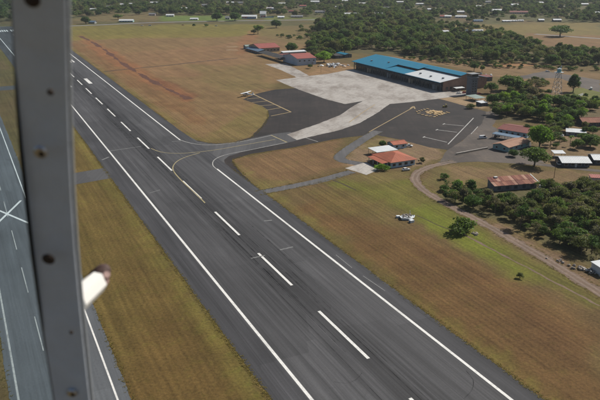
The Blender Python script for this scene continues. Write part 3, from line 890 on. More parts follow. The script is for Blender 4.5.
def slope(name, x0, x1, y0, z0, y1, z1, mat, t=.2, parent=T):
    return MB().prism([(y0, z0), (y1, z1), (y1, z1 + t), (y0, z0 + t)], 'x', x0, x1).build(name, M[mat], parent)
slope('roof', -1.0, 61, -1.2, 7.95, TD, 13.6, 'blue_roof')
slope('lower_roof', 61, 96, -1.2, 7.95, 13.5, 9.8, 'blue_roof')
slope('white_roof', 96, TL + .8, -1.2, 7.95, 21.4, 11.0, 'white_sheet')
slope('upper_roof', 61, 96, 14.2, 11.4, TD, 13.9, 'blue_roof')
slope('upper_roof', 96, TL + .8, 20.6, 12.3, TD, 13.9, 'blue_roof')
MB().box(96.1, TL - .3, 21.6, 21.9, 10.2, 12.3).build('clerestory_wall', M['wall_dark'], T)
slope('back_roof', -1.0, TL + .8, TD + .01, 13.55, 2 * TD - 4, 8.6, 'blue_roof')
MB().box(61, 96, 15.6, 15.9, 7.3, 11.55).build('clerestory_wall', M['wall_dark'], T)
for i in range(6):
    x0 = 63 + i * 5.4
    f = MB().box(x0, x0 + 4.2, 15.48, 15.58, 10.0, 11.2).build('clerestory_window', M['frame_dark'], T)
    MB().box(x0 + .15, x0 + 4.05, 15.42, 15.47, 10.1, 11.1).build('pane', M['glass'], f)
MB().box(-1.1, TL + .9, -1.5, -1.21, 7.7, 8.25).build('gutter', M['blue_roof'], T)
GP = [(3.1, -.1), (3.1, 8.4), (21.3, 10.9), (21.5, 12.4), (28, 13.5), (50, 9.0), (50, -.1)]
MB().prism(GP, 'x', TL - .35, TL + .1).build('gable_wall', M['wall_brick'], T)
MB().prism([(3.1, -.1), (3.1, 8.4), (28, 13.2), (50, 9.0), (50, -.1)], 'x', .2, .45).build('gable_wall', M['wall_brick'], T)
MB().box(.5, TL - .5, 49.4, 49.8, -.1, 8.6).build('back_wall', M['wall_tan'], T)
for i in range(5): 
    f = MB().box(TL + .1, TL + .16, 6 + i * 4.2, 8.2 + i * 4.2, 1.2, 3.6).build('window', M['frame_dark'], T)
    MB().box(TL + .161, TL + .2, 6.2 + i * 4.2, 8.0 + i * 4.2, 1.35, 3.45).build('pane', M['glass'], f)
for i, (x, y) in enumerate(((20, 9), (44, 14), (108, 7), (125, 6), (140, 8))):
    z = 8 + 5.5 * (y + 1.2) / 29 if x < 61 else 8.9 + .13 * (y - 5)
    MB().box(x, x + 1.6, y, y + 1.4, z, z + 1.3).build('roof_vent', M['wall_grey'], T)

# ---------------- control tower
P = g(470.5, 95.2)
T2 = empty('control_tower', P, R(PHI_DEG))
tag(T2, 'square dark slate control tower at the end of the terminal', 'tower')
MB().box(0, 6.4, 0, 6.0, -.1, 14.2).build('shaft', M['slate_tower'], T2)
for i in range(6):
    MB().box(-.07, 6.47, -.07, 6.07, 1.8 + i * 2.1, 1.98 + i * 2.1).build('floor_band', M['slate_tower'], T2)
for i in range(5):
    for a in (1.2, 3.8):
        f = MB().box(a, a + 1.4, -.06, .02, 2.5 + i * 2.1, 3.5 + i * 2.1).build('window', M['frame_dark'], T2)
        MB().box(a + .1, a + 1.3, -.1, -.061, 2.6 + i * 2.1, 3.4 + i * 2.1).build('pane', M['glass'], f)
MB().box(-.7, 7.1, -.7, 6.7, 14.2, 14.5).build('gallery_floor', M['wall_grey'], T2)
MB().box(-.2, 6.6, -.2, 6.2, 14.5, 15.3).build('cab_sill', M['slate_tower'], T2)
cab = MB().box(-.05, 6.45, -.05, 6.05, 15.3, 17.2).build('cab_glazing', M['glass'], T2)
for x in (0, 1.6, 3.2, 4.8, 6.4):
    MB().box(x - .07, x + .07, -.13, -.051, 15.3, 17.2).build('mullion', M['frame_dark'], cab)
for y in (1.5, 3.0, 4.5):
    MB().box(-.13, -.051, y - .07, y + .07, 15.3, 17.2).build('mullion', M['frame_dark'], cab)
MB().box(-.9, 7.3, -.9, 6.9, 17.2, 17.6).build('roof', M['wall_grey'], T2)
MB().bar((3, 3, 17.6), (3, 3, 21), .06, .03).build('aerial', M['steel'], T2)

# ---------------- hangar rows
house('hangar', 'blue white hangar with red gabled roof beside the concrete strip', 'hangar', g(297.5, 65.6), PHI_DEG, 22.4, 38, 7.3, 'gable_x', 3.2, 'wall_hangar', 'red_sheet', .5,
      wins=(('f', 4, 4.2, 2.0, 1.2),), doors=(('l', 19, 16, 6.0, 'wall_hangar'), ('f', 18, 2.4, 2.8, 'wall_grey')))
house('workshop', 'tan workshop with long red sheet roof behind the open sheds', 'workshop', g(259.5, 52.3), PHI_DEG, 27.5, 36, 5.0, 'gable_x', 3.6, 'wall_tan', 'red_sheet', .8,
      wins=(('f', 6, 1.6, 2.2, 1.3), ('l', 4, 1.6, 2.2, 1.3)))
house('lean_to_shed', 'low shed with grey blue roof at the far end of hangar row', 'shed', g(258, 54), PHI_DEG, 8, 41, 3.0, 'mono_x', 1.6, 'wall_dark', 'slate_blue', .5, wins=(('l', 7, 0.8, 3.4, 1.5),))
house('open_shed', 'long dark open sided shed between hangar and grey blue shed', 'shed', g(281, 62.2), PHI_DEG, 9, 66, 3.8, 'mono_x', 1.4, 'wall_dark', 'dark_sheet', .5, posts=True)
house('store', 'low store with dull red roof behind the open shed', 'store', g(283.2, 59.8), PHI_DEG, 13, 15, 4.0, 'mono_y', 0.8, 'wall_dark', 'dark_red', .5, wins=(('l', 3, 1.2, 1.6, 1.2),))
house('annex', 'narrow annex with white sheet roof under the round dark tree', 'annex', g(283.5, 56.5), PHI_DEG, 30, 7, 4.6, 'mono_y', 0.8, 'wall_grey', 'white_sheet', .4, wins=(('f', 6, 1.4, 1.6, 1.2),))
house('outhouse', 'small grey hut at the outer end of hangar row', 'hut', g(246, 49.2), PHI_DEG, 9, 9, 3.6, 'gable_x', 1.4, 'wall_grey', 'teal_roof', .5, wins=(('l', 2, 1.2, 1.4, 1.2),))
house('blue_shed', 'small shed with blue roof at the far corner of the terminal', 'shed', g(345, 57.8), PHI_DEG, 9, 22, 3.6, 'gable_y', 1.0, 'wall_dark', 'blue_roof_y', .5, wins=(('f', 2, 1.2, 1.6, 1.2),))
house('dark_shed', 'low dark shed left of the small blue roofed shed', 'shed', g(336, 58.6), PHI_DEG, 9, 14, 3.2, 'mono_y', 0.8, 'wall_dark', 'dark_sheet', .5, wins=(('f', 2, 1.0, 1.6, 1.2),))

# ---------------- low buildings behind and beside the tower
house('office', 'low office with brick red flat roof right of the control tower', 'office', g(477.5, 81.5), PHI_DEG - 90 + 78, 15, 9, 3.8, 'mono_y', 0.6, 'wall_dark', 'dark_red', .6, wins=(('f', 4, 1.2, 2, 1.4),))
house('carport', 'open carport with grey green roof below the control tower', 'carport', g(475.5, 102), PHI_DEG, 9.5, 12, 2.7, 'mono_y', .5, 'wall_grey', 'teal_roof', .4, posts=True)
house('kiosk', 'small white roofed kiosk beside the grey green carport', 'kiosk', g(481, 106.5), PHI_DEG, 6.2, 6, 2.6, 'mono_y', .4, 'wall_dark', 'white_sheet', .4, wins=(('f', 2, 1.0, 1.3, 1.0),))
house('lean_to_canopy', 'white roofed canopy against the brick end of the terminal', 'canopy', g(456, 91.8), PHI_DEG, 9, 4, 2.8, 'mono_y', .4, 'wall_grey', 'white_sheet', .3, posts=True)

# ---------------- red tiled house and its outbuildings
h1 = house('tiled_house', 'pale blue house with orange tiled roof beside the concrete pad', 'house', g(391, 168.2), PHI_DEG, 15.2, 18, 3.2, 'hip_y', 2.5, 'wall_blue', 'tile_roof', 1.0,
      wins=(('f', 4, 0.9, 1.9, 1.4), ('l', 5, 0.9, 1.8, 1.4)), doors=(('f', 7.6, 1.1, 2.2, 'wall_white'),))
for i in range(4): MB().box(-4.6, -4.35, 2 + i * 4.4, 2.25 + i * 4.4, -.1, 2.75).build('porch_post', M['wall_white'], h1)
MB().prism([(-5.0, 2.75), (-.2, 3.15), (-.2, 3.27), (-5.0, 2.87)], 'y', 1.0, 16.5).build('porch_roof', M['tile_roof'], h1)
house('white_canopy', 'flat white canopy roof on posts behind the orange tiled house', 'canopy', g(377, 157.5), PHI_DEG, 13.5, 9.5, 2.9, 'mono_y', .35, 'wall_white', 'white_sheet', .3, posts=True)
house('outbuilding', 'small pale blue outbuilding with orange roof behind the tiled house', 'outbuilding', g(393.5, 149.5), PHI_DEG, 9.0, 7.0, 2.9, 'gable_x', 1.1, 'wall_blue', 'tile_roof', .6,
      wins=(('f', 2, 1.0, 1.4, 1.1), ('l', 2, 1.0, 1.4, 1.1)), doors=(('f', 4.6, 1, 2.1, 'wall_white'),))

# ---------------- group of low buildings by the yard
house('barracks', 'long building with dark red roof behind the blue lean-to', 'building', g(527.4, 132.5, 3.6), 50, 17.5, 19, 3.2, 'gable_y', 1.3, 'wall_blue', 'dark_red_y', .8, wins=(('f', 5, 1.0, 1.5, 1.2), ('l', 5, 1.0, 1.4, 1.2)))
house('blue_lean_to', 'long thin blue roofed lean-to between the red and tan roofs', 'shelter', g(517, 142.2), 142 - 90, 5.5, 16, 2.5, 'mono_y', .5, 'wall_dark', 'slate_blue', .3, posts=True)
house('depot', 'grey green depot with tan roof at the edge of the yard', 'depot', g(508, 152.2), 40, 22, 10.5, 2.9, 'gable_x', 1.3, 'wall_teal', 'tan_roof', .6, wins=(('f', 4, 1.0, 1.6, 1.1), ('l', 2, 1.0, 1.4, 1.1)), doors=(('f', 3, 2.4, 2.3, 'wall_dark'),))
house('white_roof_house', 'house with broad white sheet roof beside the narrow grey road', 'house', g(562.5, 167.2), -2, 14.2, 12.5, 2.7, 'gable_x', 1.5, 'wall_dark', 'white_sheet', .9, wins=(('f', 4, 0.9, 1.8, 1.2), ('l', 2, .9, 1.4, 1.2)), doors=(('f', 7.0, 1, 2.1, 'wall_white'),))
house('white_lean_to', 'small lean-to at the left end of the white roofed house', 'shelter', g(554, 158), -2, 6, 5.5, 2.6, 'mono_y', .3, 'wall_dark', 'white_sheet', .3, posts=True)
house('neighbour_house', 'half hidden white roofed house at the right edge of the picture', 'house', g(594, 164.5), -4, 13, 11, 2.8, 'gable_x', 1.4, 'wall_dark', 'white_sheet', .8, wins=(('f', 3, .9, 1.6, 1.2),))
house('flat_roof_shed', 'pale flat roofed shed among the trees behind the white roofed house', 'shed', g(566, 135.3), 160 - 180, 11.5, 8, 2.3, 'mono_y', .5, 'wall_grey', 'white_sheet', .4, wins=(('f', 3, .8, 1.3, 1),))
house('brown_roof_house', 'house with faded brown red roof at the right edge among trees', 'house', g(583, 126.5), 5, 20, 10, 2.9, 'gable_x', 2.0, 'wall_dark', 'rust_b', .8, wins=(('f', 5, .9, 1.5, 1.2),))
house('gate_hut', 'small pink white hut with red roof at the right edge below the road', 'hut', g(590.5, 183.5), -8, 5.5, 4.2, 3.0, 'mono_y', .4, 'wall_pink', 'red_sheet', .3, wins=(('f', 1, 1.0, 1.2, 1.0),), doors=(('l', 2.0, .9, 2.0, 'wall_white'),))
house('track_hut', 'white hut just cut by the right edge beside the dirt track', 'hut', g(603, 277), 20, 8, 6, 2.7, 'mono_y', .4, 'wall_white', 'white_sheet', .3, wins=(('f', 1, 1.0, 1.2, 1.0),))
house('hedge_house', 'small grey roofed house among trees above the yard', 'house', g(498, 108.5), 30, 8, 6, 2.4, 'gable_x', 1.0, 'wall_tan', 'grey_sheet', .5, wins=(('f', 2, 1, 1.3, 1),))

# ---------------- rusty shed, its roof sheets one by one
P = g(494.5, 191.5)
q = g(536.5, 188.2)
rz = math.atan2(q.y - P.y, q.x - P.x)
RS = empty('rusty_shed', P, rz)
tag(RS, 'long shed with patchy rusty sheet roof above the near wood', 'shed')
rl = (q - P).length
MB().prism([(0, -.1), (0, 3.0), (7.2, 4.5), (7.2, -.1)], 'x', 0, rl).build('wall', M['wall_rust'], RS)
nsh = 13
pat = 'cbabaacaabbac'
for i in range(nsh):
    x0 = -.7 + (rl + 1.4) * i / nsh; x1 = -.7 + (rl + 1.4) * (i + 1) / nsh + .12
    dz = random.uniform(-.03, .05) + (.03 if i % 2 else 0)
    e = random.uniform(-.25, .15)
    MB().prism([(-.8 + e, 2.87 + dz), (3.4, 3.72 + dz), (3.4, 3.77 + dz), (-.8 + e, 2.92 + dz)], 'x', x0, x1).build('roof_sheet', M['rust_' + pat[i]], RS)
    MB().prism([(3.2, 3.77 + dz), (7.9, 4.72 + dz), (7.9, 4.77 + dz), (3.2, 3.82 + dz)], 'x', x0 + .1, x1 + .05).build('roof_sheet', M['rust_' + pat[(i * 5 + 2) % 13]], RS)
MB().prism([(-.9, 2.98), (8.0, 4.84), (8.0, 4.92), (-.9, 3.06)], 'x', rl + .5, rl + .95).build('verge_board', M['wall_white'], RS)
for i in range(5):
    MB().box(1.5 + i * 4.4, 3.2 + i * 4.4, -.06, .02, .7, 2.1).build('opening', M['wall_dark'], RS)
MB().box(3.0, 4.6, 6.2, 7.4, 4.6, 5.15).build('roof_vent', M['wall_white'], RS)

# ---------------- far houses along the road and in the town
far = [  # px, py (front middle of base), width m, depth, height, roof, wall, angle, label
    (126, 22.2, 26, 14, 5, 'white_sheet', 'wall_teal', 2, 'long white roofed depot with green front on the far road left'),
    (91.5, 23.6, 12, 10, 5, 'slate_blue', 'wall_grey', -6, 'small grey shed under a dark tree at the far left road end'),
    (194, 20.0, 15, 11, 4, 'white_sheet', 'wall_white', 0, 'white domed shed on the green verge of the far road'),
    (170, 16.6, 16, 10, 5, 'white_sheet', 'wall_white', 4, 'white house on the green strip behind the far road'),
    (152, 15.5, 14, 10, 5, 'grey_sheet', 'wall_pink', -4, 'pale house with grey roof among trees above the far road left'),
    (249, 18.6, 30, 14, 7, 'white_sheet', 'wall_white', -3, 'white shop with red and blue front on the far road'),
    (263, 17.6, 12, 12, 13, 'white_sheet', 'wall_white', 0, 'tall white block beside the far roadside shop'),
    (227.5, 19.4, 9, 9, 6, 'grey_sheet', 'wall_white', 0, 'narrow white hut between two dark trees on the far road'),
    (281, 18.3, 13, 9, 4, 'white_sheet', 'wall_white', 2, 'small white roofed stall right of the tall white block'),
    (297, 17.6, 24, 10, 4, 'grey_sheet', 'wall_tan', 2, 'row of grey roofed stalls at the end of the far road'),
    (293, 12.6, 20, 12, 5, 'dark_red', 'wall_grey', -4, 'dull red roofed house in trees behind the tall white block'),
    (270, 9.5, 16, 10, 5, 'white_sheet', 'wall_white', 0, 'pale roofed house behind the far roadside shop'),
    (352.5, 15.8, 34, 14, 6, 'white_sheet', 'wall_white', 0, 'longest bright white roof in the far town'),
    (377.5, 15.4, 20, 13, 6, 'white_sheet', 'wall_grey', -8, 'shorter white roof right of the longest white roof'),
    (320, 13, 22, 14, 5, 'grey_sheet', 'wall_white', 0, 'pale grey roofed house left of the longest white roof'),
    (363, 4.5, 22, 12, 5, 'white_sheet', 'wall_white', 5, 'small white roof high in the far town above the longest white roof'),
    (339, 8, 20, 12, 5, 'white_sheet', 'wall_white', -5, 'white roofed house up left of the longest white roof'),
    (386, 9, 18, 12, 5, 'grey_sheet', 'wall_white', 3, 'grey white house up right of the longest white roof'),
    (445, 17.8, 24, 13, 5, 'red_sheet', 'wall_white', -10, 'house with red and white roof above the far meadow'),
    (461, 18.0, 22, 12, 5, 'white_sheet', 'wall_white', -6, 'long pale house right of the red roofed house over the meadow'),
    (461, 13.5, 16, 10, 6, 'white_sheet', 'wall_tan', 0, 'cream house peeping over the long pale house'),
    (478.5, 21.8, 17, 12, 4, 'slate_blue', 'wall_blue', 0, 'pale blue shed on the edge of the far meadow'),
    (497, 11.8, 25, 12, 6, 'white_sheet', 'wall_white', 8, 'white house in the far town left of the long red roof'),
    (519, 13.8, 40, 15, 6, 'dark_red', 'wall_pink', -2, 'long dull red roof in the far town over the meadow'),
    (514, 21.6, 12, 8, 3, 'white_sheet', 'wall_white', 0, 'left one of two little white roofs under the long red roof'),
    (521, 21.4, 10, 8, 3, 'white_sheet', 'wall_white', 0, 'right one of two little white roofs under the long red roof'),
    (541.5, 21.6, 10, 9, 5, 'white_sheet', 'wall_dark', 0, 'little white roofed hut midway along the far meadow edge'),
    (557.5, 21.6, 15, 10, 5, 'white_sheet', 'wall_dark', 0, 'white roofed hut beside the gap in the far meadow edge'),
    (507, 22.0, 14, 8, 3, 'white_sheet', 'wall_grey', 4, 'low white stall at the left end of the meadow edge row'),
    (596, 14.0, 18, 12, 5, 'white_sheet', 'wall_white', 0, 'white house in trees at the far upper right edge'),
    (469, 32.2, 14, 9, 4, 'slate_blue', 'wall_white', -4, 'small blue roofed house half hidden in the tree belt'),
    (478, 31.5, 16, 7, 3, 'white_sheet', 'wall_white', -4, 'white roofed row beside the small blue roof in the tree belt'),
    (446, 33.0, 9, 8, 4, 'white_sheet', 'wall_white', 10, 'tiny white hut at the left of the tree belt'),
    (124, 5.5, 22, 13, 5, 'white_sheet', 'wall_white', 0, 'pale house high on the wooded slope at the far left'),
    (110, 7.8, 18, 12, 5, 'grey_sheet', 'wall_white', 4, 'grey white house on the wooded slope left of the pale house'),
    (93, 10.5, 15, 11, 5, 'white_sheet', 'wall_white', -4, 'lowest small house on the wooded slope at the far left'),
    (132, 5.0, 18, 12, 5, 'white_sheet', 'wall_pink', -6, 'pinkish house on the wooded slope right of the pale house'),
    (155, 3.6, 26, 13, 5, 'white_sheet', 'wall_white', 2, 'white roof at the top edge above the far road left'),
    (230, 3.5, 20, 12, 5, 'white_sheet', 'wall_white', 0, 'white roof at the top edge above the roadside shop'),
    (240, 3.6, 15, 12, 5, 'grey_sheet', 'wall_white', 5, 'grey roof beside the white roof at the top edge'),
    (315, 3.2, 24, 14, 7, 'white_sheet', 'wall_white', 0, 'white roofed hall at the top edge left of centre'),
    (420, 5.0, 22, 12, 5, 'white_sheet', 'wall_white', -4, 'white roof in the trees above the red and white house'),
    (515, 6.5, 18, 12, 7, 'white_sheet', 'wall_white', 3, 'small white house above the long dull red roof'),
    (562, 8.0, 16, 12, 5, 'grey_sheet', 'wall_white', 3, 'grey roofed house in trees above the meadow gap'),
    (184, 9.5, 15, 11, 5, 'white_sheet', 'wall_white', 0, 'small pale house in trees above the white domed shed'),
    (205, 6.0, 18, 11, 5, 'grey_sheet', 'wall_white', 4, 'grey roofed house in trees above the left dark roadside tree'),
    (282, 5.0, 18, 12, 6, 'white_sheet', 'wall_white', -3, 'white house near the top edge right of the roadside shop'),
    (303, 7.0, 16, 11, 5, 'red_sheet', 'wall_white', 5, 'small red roof in the far town left of the grey roof'),
    (345, 2.2, 18, 12, 6, 'white_sheet', 'wall_white', 0, 'white speck of a house at the top edge near centre'),
    (400, 3.0, 20, 12, 5, 'white_sheet', 'wall_tan', 3, 'pale house at the top edge right of centre'),
    (406, 12.0, 18, 12, 5, 'grey_sheet', 'wall_white', -6, 'grey white house right of the shorter white roof'),
    (432, 10.5, 20, 12, 5, 'white_sheet', 'wall_pink', 6, 'pinkish house in trees above left of the red and white house'),
    (480, 7.5, 18, 12, 5, 'white_sheet', 'wall_white', -5, 'white house in trees above the pale blue meadow shed'),
    (488, 3.0, 16, 12, 6, 'grey_sheet', 'wall_white', 0, 'grey roofed house at the top edge above the meadow'),
    (540, 4.0, 20, 12, 6, 'white_sheet', 'wall_white', 4, 'white roofed house at the top edge above the meadow huts'),
    (585, 5.5, 18, 12, 6, 'white_sheet', 'wall_tan', -4, 'tan house at the top edge far right'),
]
HOUSE_PX = []
for i, (x, y, w_, d_, h, rf, wl, a, lb) in enumerate(far):
    p = g(x, y); zc = CT * p.y + ST * CAM_H
    p = Vector((p.x - math.cos(R(a)) * w_ / 2, p.y - math.sin(R(a)) * w_ / 2, 0))
    kind = 'mono_y' if 'stall' in lb else 'gable_x'
    r_ = house('far_house' if 'house' in lb else 'far_building', lb, 'house' if 'house' in lb else 'building', p, a, w_, d_, h * .62, kind, h * .38, wl, rf, .7,
          wins=(('f', max(2, int(w_ / 5)), 1.0, 1.6, 1.3),))
    HOUSE_PX.append((x, y, F_PX * w_ / zc / 2 + 2.0, h))
    if 'shop' in lb:
        MB().box(2, 12, -.25, -.05, 2.4, 3.9).build('shop_sign', plain('shop_sign_red', (0.5, .05, .03), .5), r_)
        MB().box(10, 28, -.3, -.06, .4, 2.2).build('shop_front', plain('shop_front_blue', (0.06, .22, .5), .5), r_)
    if 'red and white' in lb:
        MB().prism([(-1.5, 3.1), (6, 5.0), (6, 5.2), (-1.5, 3.3)], 'x', w_ * .45, w_ + 1.5).build('porch_roof', M['white_sheet'], r_)

# ================================================================== VEHICLES AND SMALL THINGS
M['rubber'] = plain('tyre_rubber', (0.02, 0.02, 0.02), 0.9, 0.1)
M['hub'] = plain('wheel_hub', (0.35, 0.35, 0.36), 0.4, 0.1, 3, 0.5)
M['lamp'] = plain('lamp_lens', (0.7, 0.7, 0.66), 0.2, 0.05)
M['red_lamp'] = plain('red_lamp_lens', (0.4, 0.02, 0.02), 0.3, 0.05)
def car_paint(name, c_): return plain(name, c_, 0.3, 0.06, 1.0, spec=0.6, dirt=tuple(x * .7 for x in c_), dirt_amt=.3)
CP = {'white': car_paint('white_car_paint', (0.70, 0.70, 0.69)), 'silver': car_paint('silver_car_paint', (0.42, 0.44, 0.46)), 'red': car_paint('red_car_paint', (0.32, 0.035, 0.03)),
      'blue': car_paint('blue_grey_car_paint', (0.22, 0.30, 0.40)), 'dark': car_paint('dark_car_paint', (0.03, 0.032, 0.036)), 'yellow': car_paint('yellow_machine_paint', (0.55, 0.42, 0.06))}
def vehicle(name, label, cat, P, ang, colour, kind='car', group=None):
    """local x forward"""
    root = empty(name, (P[0], P[1], 0.05), R(ang))
    tag(root, label, cat, group)
    L_, W_2 = (4.4, .86) if kind == 'car' else (5.0, .9)
    if kind == 'car':
        low = [(-2.2, .32), (-2.22, .78), (-2.05, .95), (1.0, .95), (2.05, .80), (2.2, .6), (2.2, .32)]
        top = [(-1.95, .95), (-1.35, 1.42), (.2, 1.45), (1.05, .95)]
    elif kind == 'van':
        low = [(-2.5, .35), (-2.5, 1.05), (1.9, 1.05), (2.4, .95), (2.5, .6), (2.5, .35)]
        top = [(-2.45, 1.05), (-2.35, 1.95), (.9, 1.98), (1.85, 1.05)]
    else:       # pickup
        low = [(-2.5, .42), (-2.5, 1.0), (1.1, 1.0), (2.35, .92), (2.5, .7), (2.5, .42)]
        top = [(-.55, 1.0), (-.4, 1.62), (.6, 1.64), (1.25, 1.0)]
    MB().prism(low, 'y', -W_2, W_2)
    b = MB(); b.prism([(x, z) for x, z in low], 'y', -W_2, W_2)
    body = b.build('body', CP[colour], root, bevel=.05)
    n = len(top)
    vs = [(x, -W_2 * (.93 if z < 1.1 else .78), z) for x, z in top] + [(x, W_2 * (.93 if z < 1.1 else .78), z) for x, z in top]
    MB().add(vs, [(k_, (k_ + 1) % n, n + (k_ + 1) % n, n + k_) for k_ in range(n)] + [tuple(range(n)), tuple(range(2 * n - 1, n - 1, -1))]).build('cabin', M['glass'], root)
    rx = [p for p in top if p[1] > 1.2]
    MB().box(rx[0][0] - .05, rx[1][0] + .05, -W_2 * .80, W_2 * .80, rx[0][1] - .01, rx[0][1] + .07).build('roof', CP[colour], root, bevel=.02)
    if kind == 'van':
        MB().box(-2.46, -.2, -W_2 * .92, W_2 * .92, 1.0, 1.9).build('cargo_side', CP[colour], root)
    if kind == 'pickup':
        MB().box(-2.35, -.65, -W_2 * .8, W_2 * .8, .98, 1.01).build('load_bed', CP['dark'], root)
    for sx in (-1.35, 1.4):
        for sy in (-1, 1):
            wl = MB().bar((sx, sy * (W_2 - .2), .32), (sx, sy * (W_2 + .02), .32), .33, n=14).build('wheel', M['rubber'], root)
            MB().bar((sx, sy * (W_2 + .021), .32), (sx, sy * (W_2 + .05), .32), .18, n=10).build('rim', M['hub'], wl)
    for sy in (-1, 1):
        MB().box(L_ / 2 - .08, L_ / 2 + .03, sy * .6 - .18, sy * .6 + .18, .6, .76).build('headlight', M['lamp'], root)
        MB().box(-L_ / 2 - .05, -L_ / 2 + .06, sy * .68 - .1, sy * .68 + .1, .62, .8).build('tail_light', M['red_lamp'], root)
    return root
vehicle('van', 'pale blue white van parked alone on the dusty yard', 'van', g(483, 138.5), 15, 'white', 'van')
vehicle('car', 'white car in front of the orange tiled house', 'car', g(406, 170.5), 22, 'white')
vehicle('pickup_truck', 'white pickup behind the small outbuilding by the apron edge', 'pickup', g(408.5, 146.8), -8, 'white', 'pickup')
vehicle('car', 'white car left of the flat roofed shed in the trees', 'car', g(562, 136.5), 60, 'white')
vehicle('car', 'white car on the car park behind the lattice tower', 'car', g(547.5, 71.8), 8, 'white')
vehicle('van', 'white van on grass right of the lone tall oval tree', 'van', g(591, 89.5), 70, 'white', 'van')
vehicle('car', 'white car standing left of the control tower foot', 'car', g(459, 93.8), 20, 'white')
vehicle('car', 'dark red car between the control tower and white canopy', 'car', g(464.5, 93.2), 30, 'red')
vehicle('car', 'red car at the right foot of the control tower', 'car', g(479, 94.2), 20, 'red')
vehicle('pickup_truck', 'silver pickup leftmost in the row behind the office', 'pickup', g(481, 74.3), 70, 'silver', 'pickup', 'cars parked behind the office')
vehicle('car', 'white car in the middle of the row behind the office', 'car', g(486, 75.5), 70, 'white', 'car', 'cars parked behind the office')
vehicle('van', 'white van rightmost in the row behind the office', 'van', g(491, 76.2), 70, 'white', 'van', 'cars parked behind the office')
vehicle('car', 'dark car in the shade left of the red tiled house', 'car', g(385, 163.8), PHI_DEG + 90, 'blue')
vehicle('car', 'dark car under the tree at the yard edge', 'car', g(497, 137), 30, 'dark')
vehicle('car', 'white car beside the right end of the rusty shed', 'car', g(541, 187.8), 55, 'white')
vehicle('pickup_truck', 'white pickup at the left end of the white roofed house', 'pickup', g(558.5, 164.5), 80, 'white', 'pickup')

# ---------------- yellow tractor and timber bundles
P = g(445, 107.3)
TR = empty('tractor', (P.x, P.y, .05), R(200))
tag(TR, 'small yellow tractor beside the yellow timber bundles', 'tractor')
MB().prism([(-.2, .7), (-.2, 1.35), (1.7, 1.2), (1.75, .7)], 'y', -.38, .38).build('bonnet', CP['yellow'], TR, bevel=.04)
MB().prism([(-1.3, .6), (-1.35, 1.1), (-.2, 1.1), (-.2, .6)], 'y', -.5, .5).build('chassis', CP['yellow'], TR)
MB().box(-1.2, -.25, -.6, .6, 2.25, 2.35).build('roof', CP['yellow'], TR)
for x in (-1.15, -.3):
    for y in (-.55, .55): MB().box(x - .04, x + .04, y - .04, y + .04, 1.1, 2.25).build('post', CP['dark'], TR)
for x, r_ in ((-.8, .7), (1.3, .42)):
    for s_ in (-1, 1):
        wl = MB().bar((x, s_ * .55, r_), (x, s_ * .9, r_), r_, n=16).build('wheel', M['rubber'], TR)
        MB().bar((x, s_ * .901, r_), (x, s_ * .94, r_), r_ * .5, n=10).build('rim', CP['yellow'], wl)
M['fresh_wood'] = plain('fresh_yellow_timber', (0.46, 0.31, 0.15), 0.85, 0.2, 1.5, dirt=(0.30, 0.19, 0.09))
M['fresh_wood2'] = plain('pale_timber', (0.52, 0.39, 0.21), 0.85, 0.2, 1.5, dirt=(0.33, 0.22, 0.11))
plank_me = [MB().box(-1.3, 1.3, -.45, .45, 0, .12).mesh('plank', M['fresh_wood']), MB().box(-1.3, 1.3, -.45, .45, 0, .12).mesh('plank', M['fresh_wood2'])]
ring = [(417, 112), (419.5, 111.3), (421.8, 110.5), (424.5, 109.8), (427.5, 109.2), (419, 113.6), (422.5, 115), (426.3, 115.8), (430, 116.4), (434.5, 117), (437, 116), (439.5, 115.1), (442, 114.2), (444.5, 113.4), (447, 112.6)]
for i, (x, y) in enumerate(ring):
    P = g(x, y); t = empty('timber_bundle', (P.x, P.y, .045), R(PHI_DEG + (0 if 4 < i < 10 else 90) + random.uniform(-12, 12)))
    lb = ['back left', 'front', 'right hand'][i // 5]
    od = ['leftmost', 'second-from-left', 'middle', 'fourth-from-left', 'rightmost'][i % 5]
    tag(t, f'{od} low yellow timber bundle in the {lb} row of the outline', 'timber', 'yellow timber bundles on the dark apron')
    for j in range(3):
        o = link_mesh('plank', plank_me[(i + j) % 2], t); o.location = (random.uniform(-.2, .2), random.uniform(-.15, .15), j * .125)
heap = empty('timber_stack', (*g2(436, 112.5), .045), R(PHI_DEG + 10))
tag(heap, 'big heap of yellow timber in the middle of the bundles', 'timber')
for i in range(46):
    o = link_mesh('plank', plank_me[i % 2], heap)
    o.scale = (1.6, 1.1, 1.6)
    a, b = random.gauss(0, 3.0), random.gauss(0, 3.2)
    o.location = (a, b, max(0, .95 - .12 * math.hypot(a, b)) * random.random())
    o.rotation_euler = (random.uniform(-.03, .03), random.uniform(-.03, .03), random.choice([0, 1.57]) + random.uniform(-.25, .25))

# ---------------- parked light aircraft at the apron corner
P = g(246, 96)
AP = empty('light_aircraft', (P.x, P.y, .05), R(150))
AP.scale = (1.35, 1.35, 1.35)
tag(AP, 'white high winged light aircraft parked on grass at the apron corner', 'aircraft')
ac_w = plain('aircraft_white', (0.74, 0.75, 0.75), 0.35, 0.05, .8, spec=.6)
def ring_(x, ry, z0, z1, n=12):
    return [(x, ry * math.cos(2 * math.pi * k_ / n), (z0 + z1) / 2 + (z1 - z0) / 2 * math.sin(2 * math.pi * k_ / n)) for k_ in range(n)]
MB().loft([ring_(2.3, .18, .95, 1.35), ring_(2.1, .45, .75, 1.5), ring_(.9, .56, .65, 1.75), ring_(.3, .6, .62, 2.15), ring_(-1.2, .58, .65, 2.15), ring_(-2.2, .4, .8, 1.75), ring_(-4.2, .2, 1.05, 1.5), ring_(-5.4, .06, 1.2, 1.45)]).build('fuselage', ac_w, AP, smooth=True)
def wing_sec(y, c0, c1, z, t): return [(c0, y, z), ((c0 * .7 + c1 * .3), y, z + t), (c1, y, z + .01), ((c0 * .6 + c1 * .4), y, z - t * .4)]
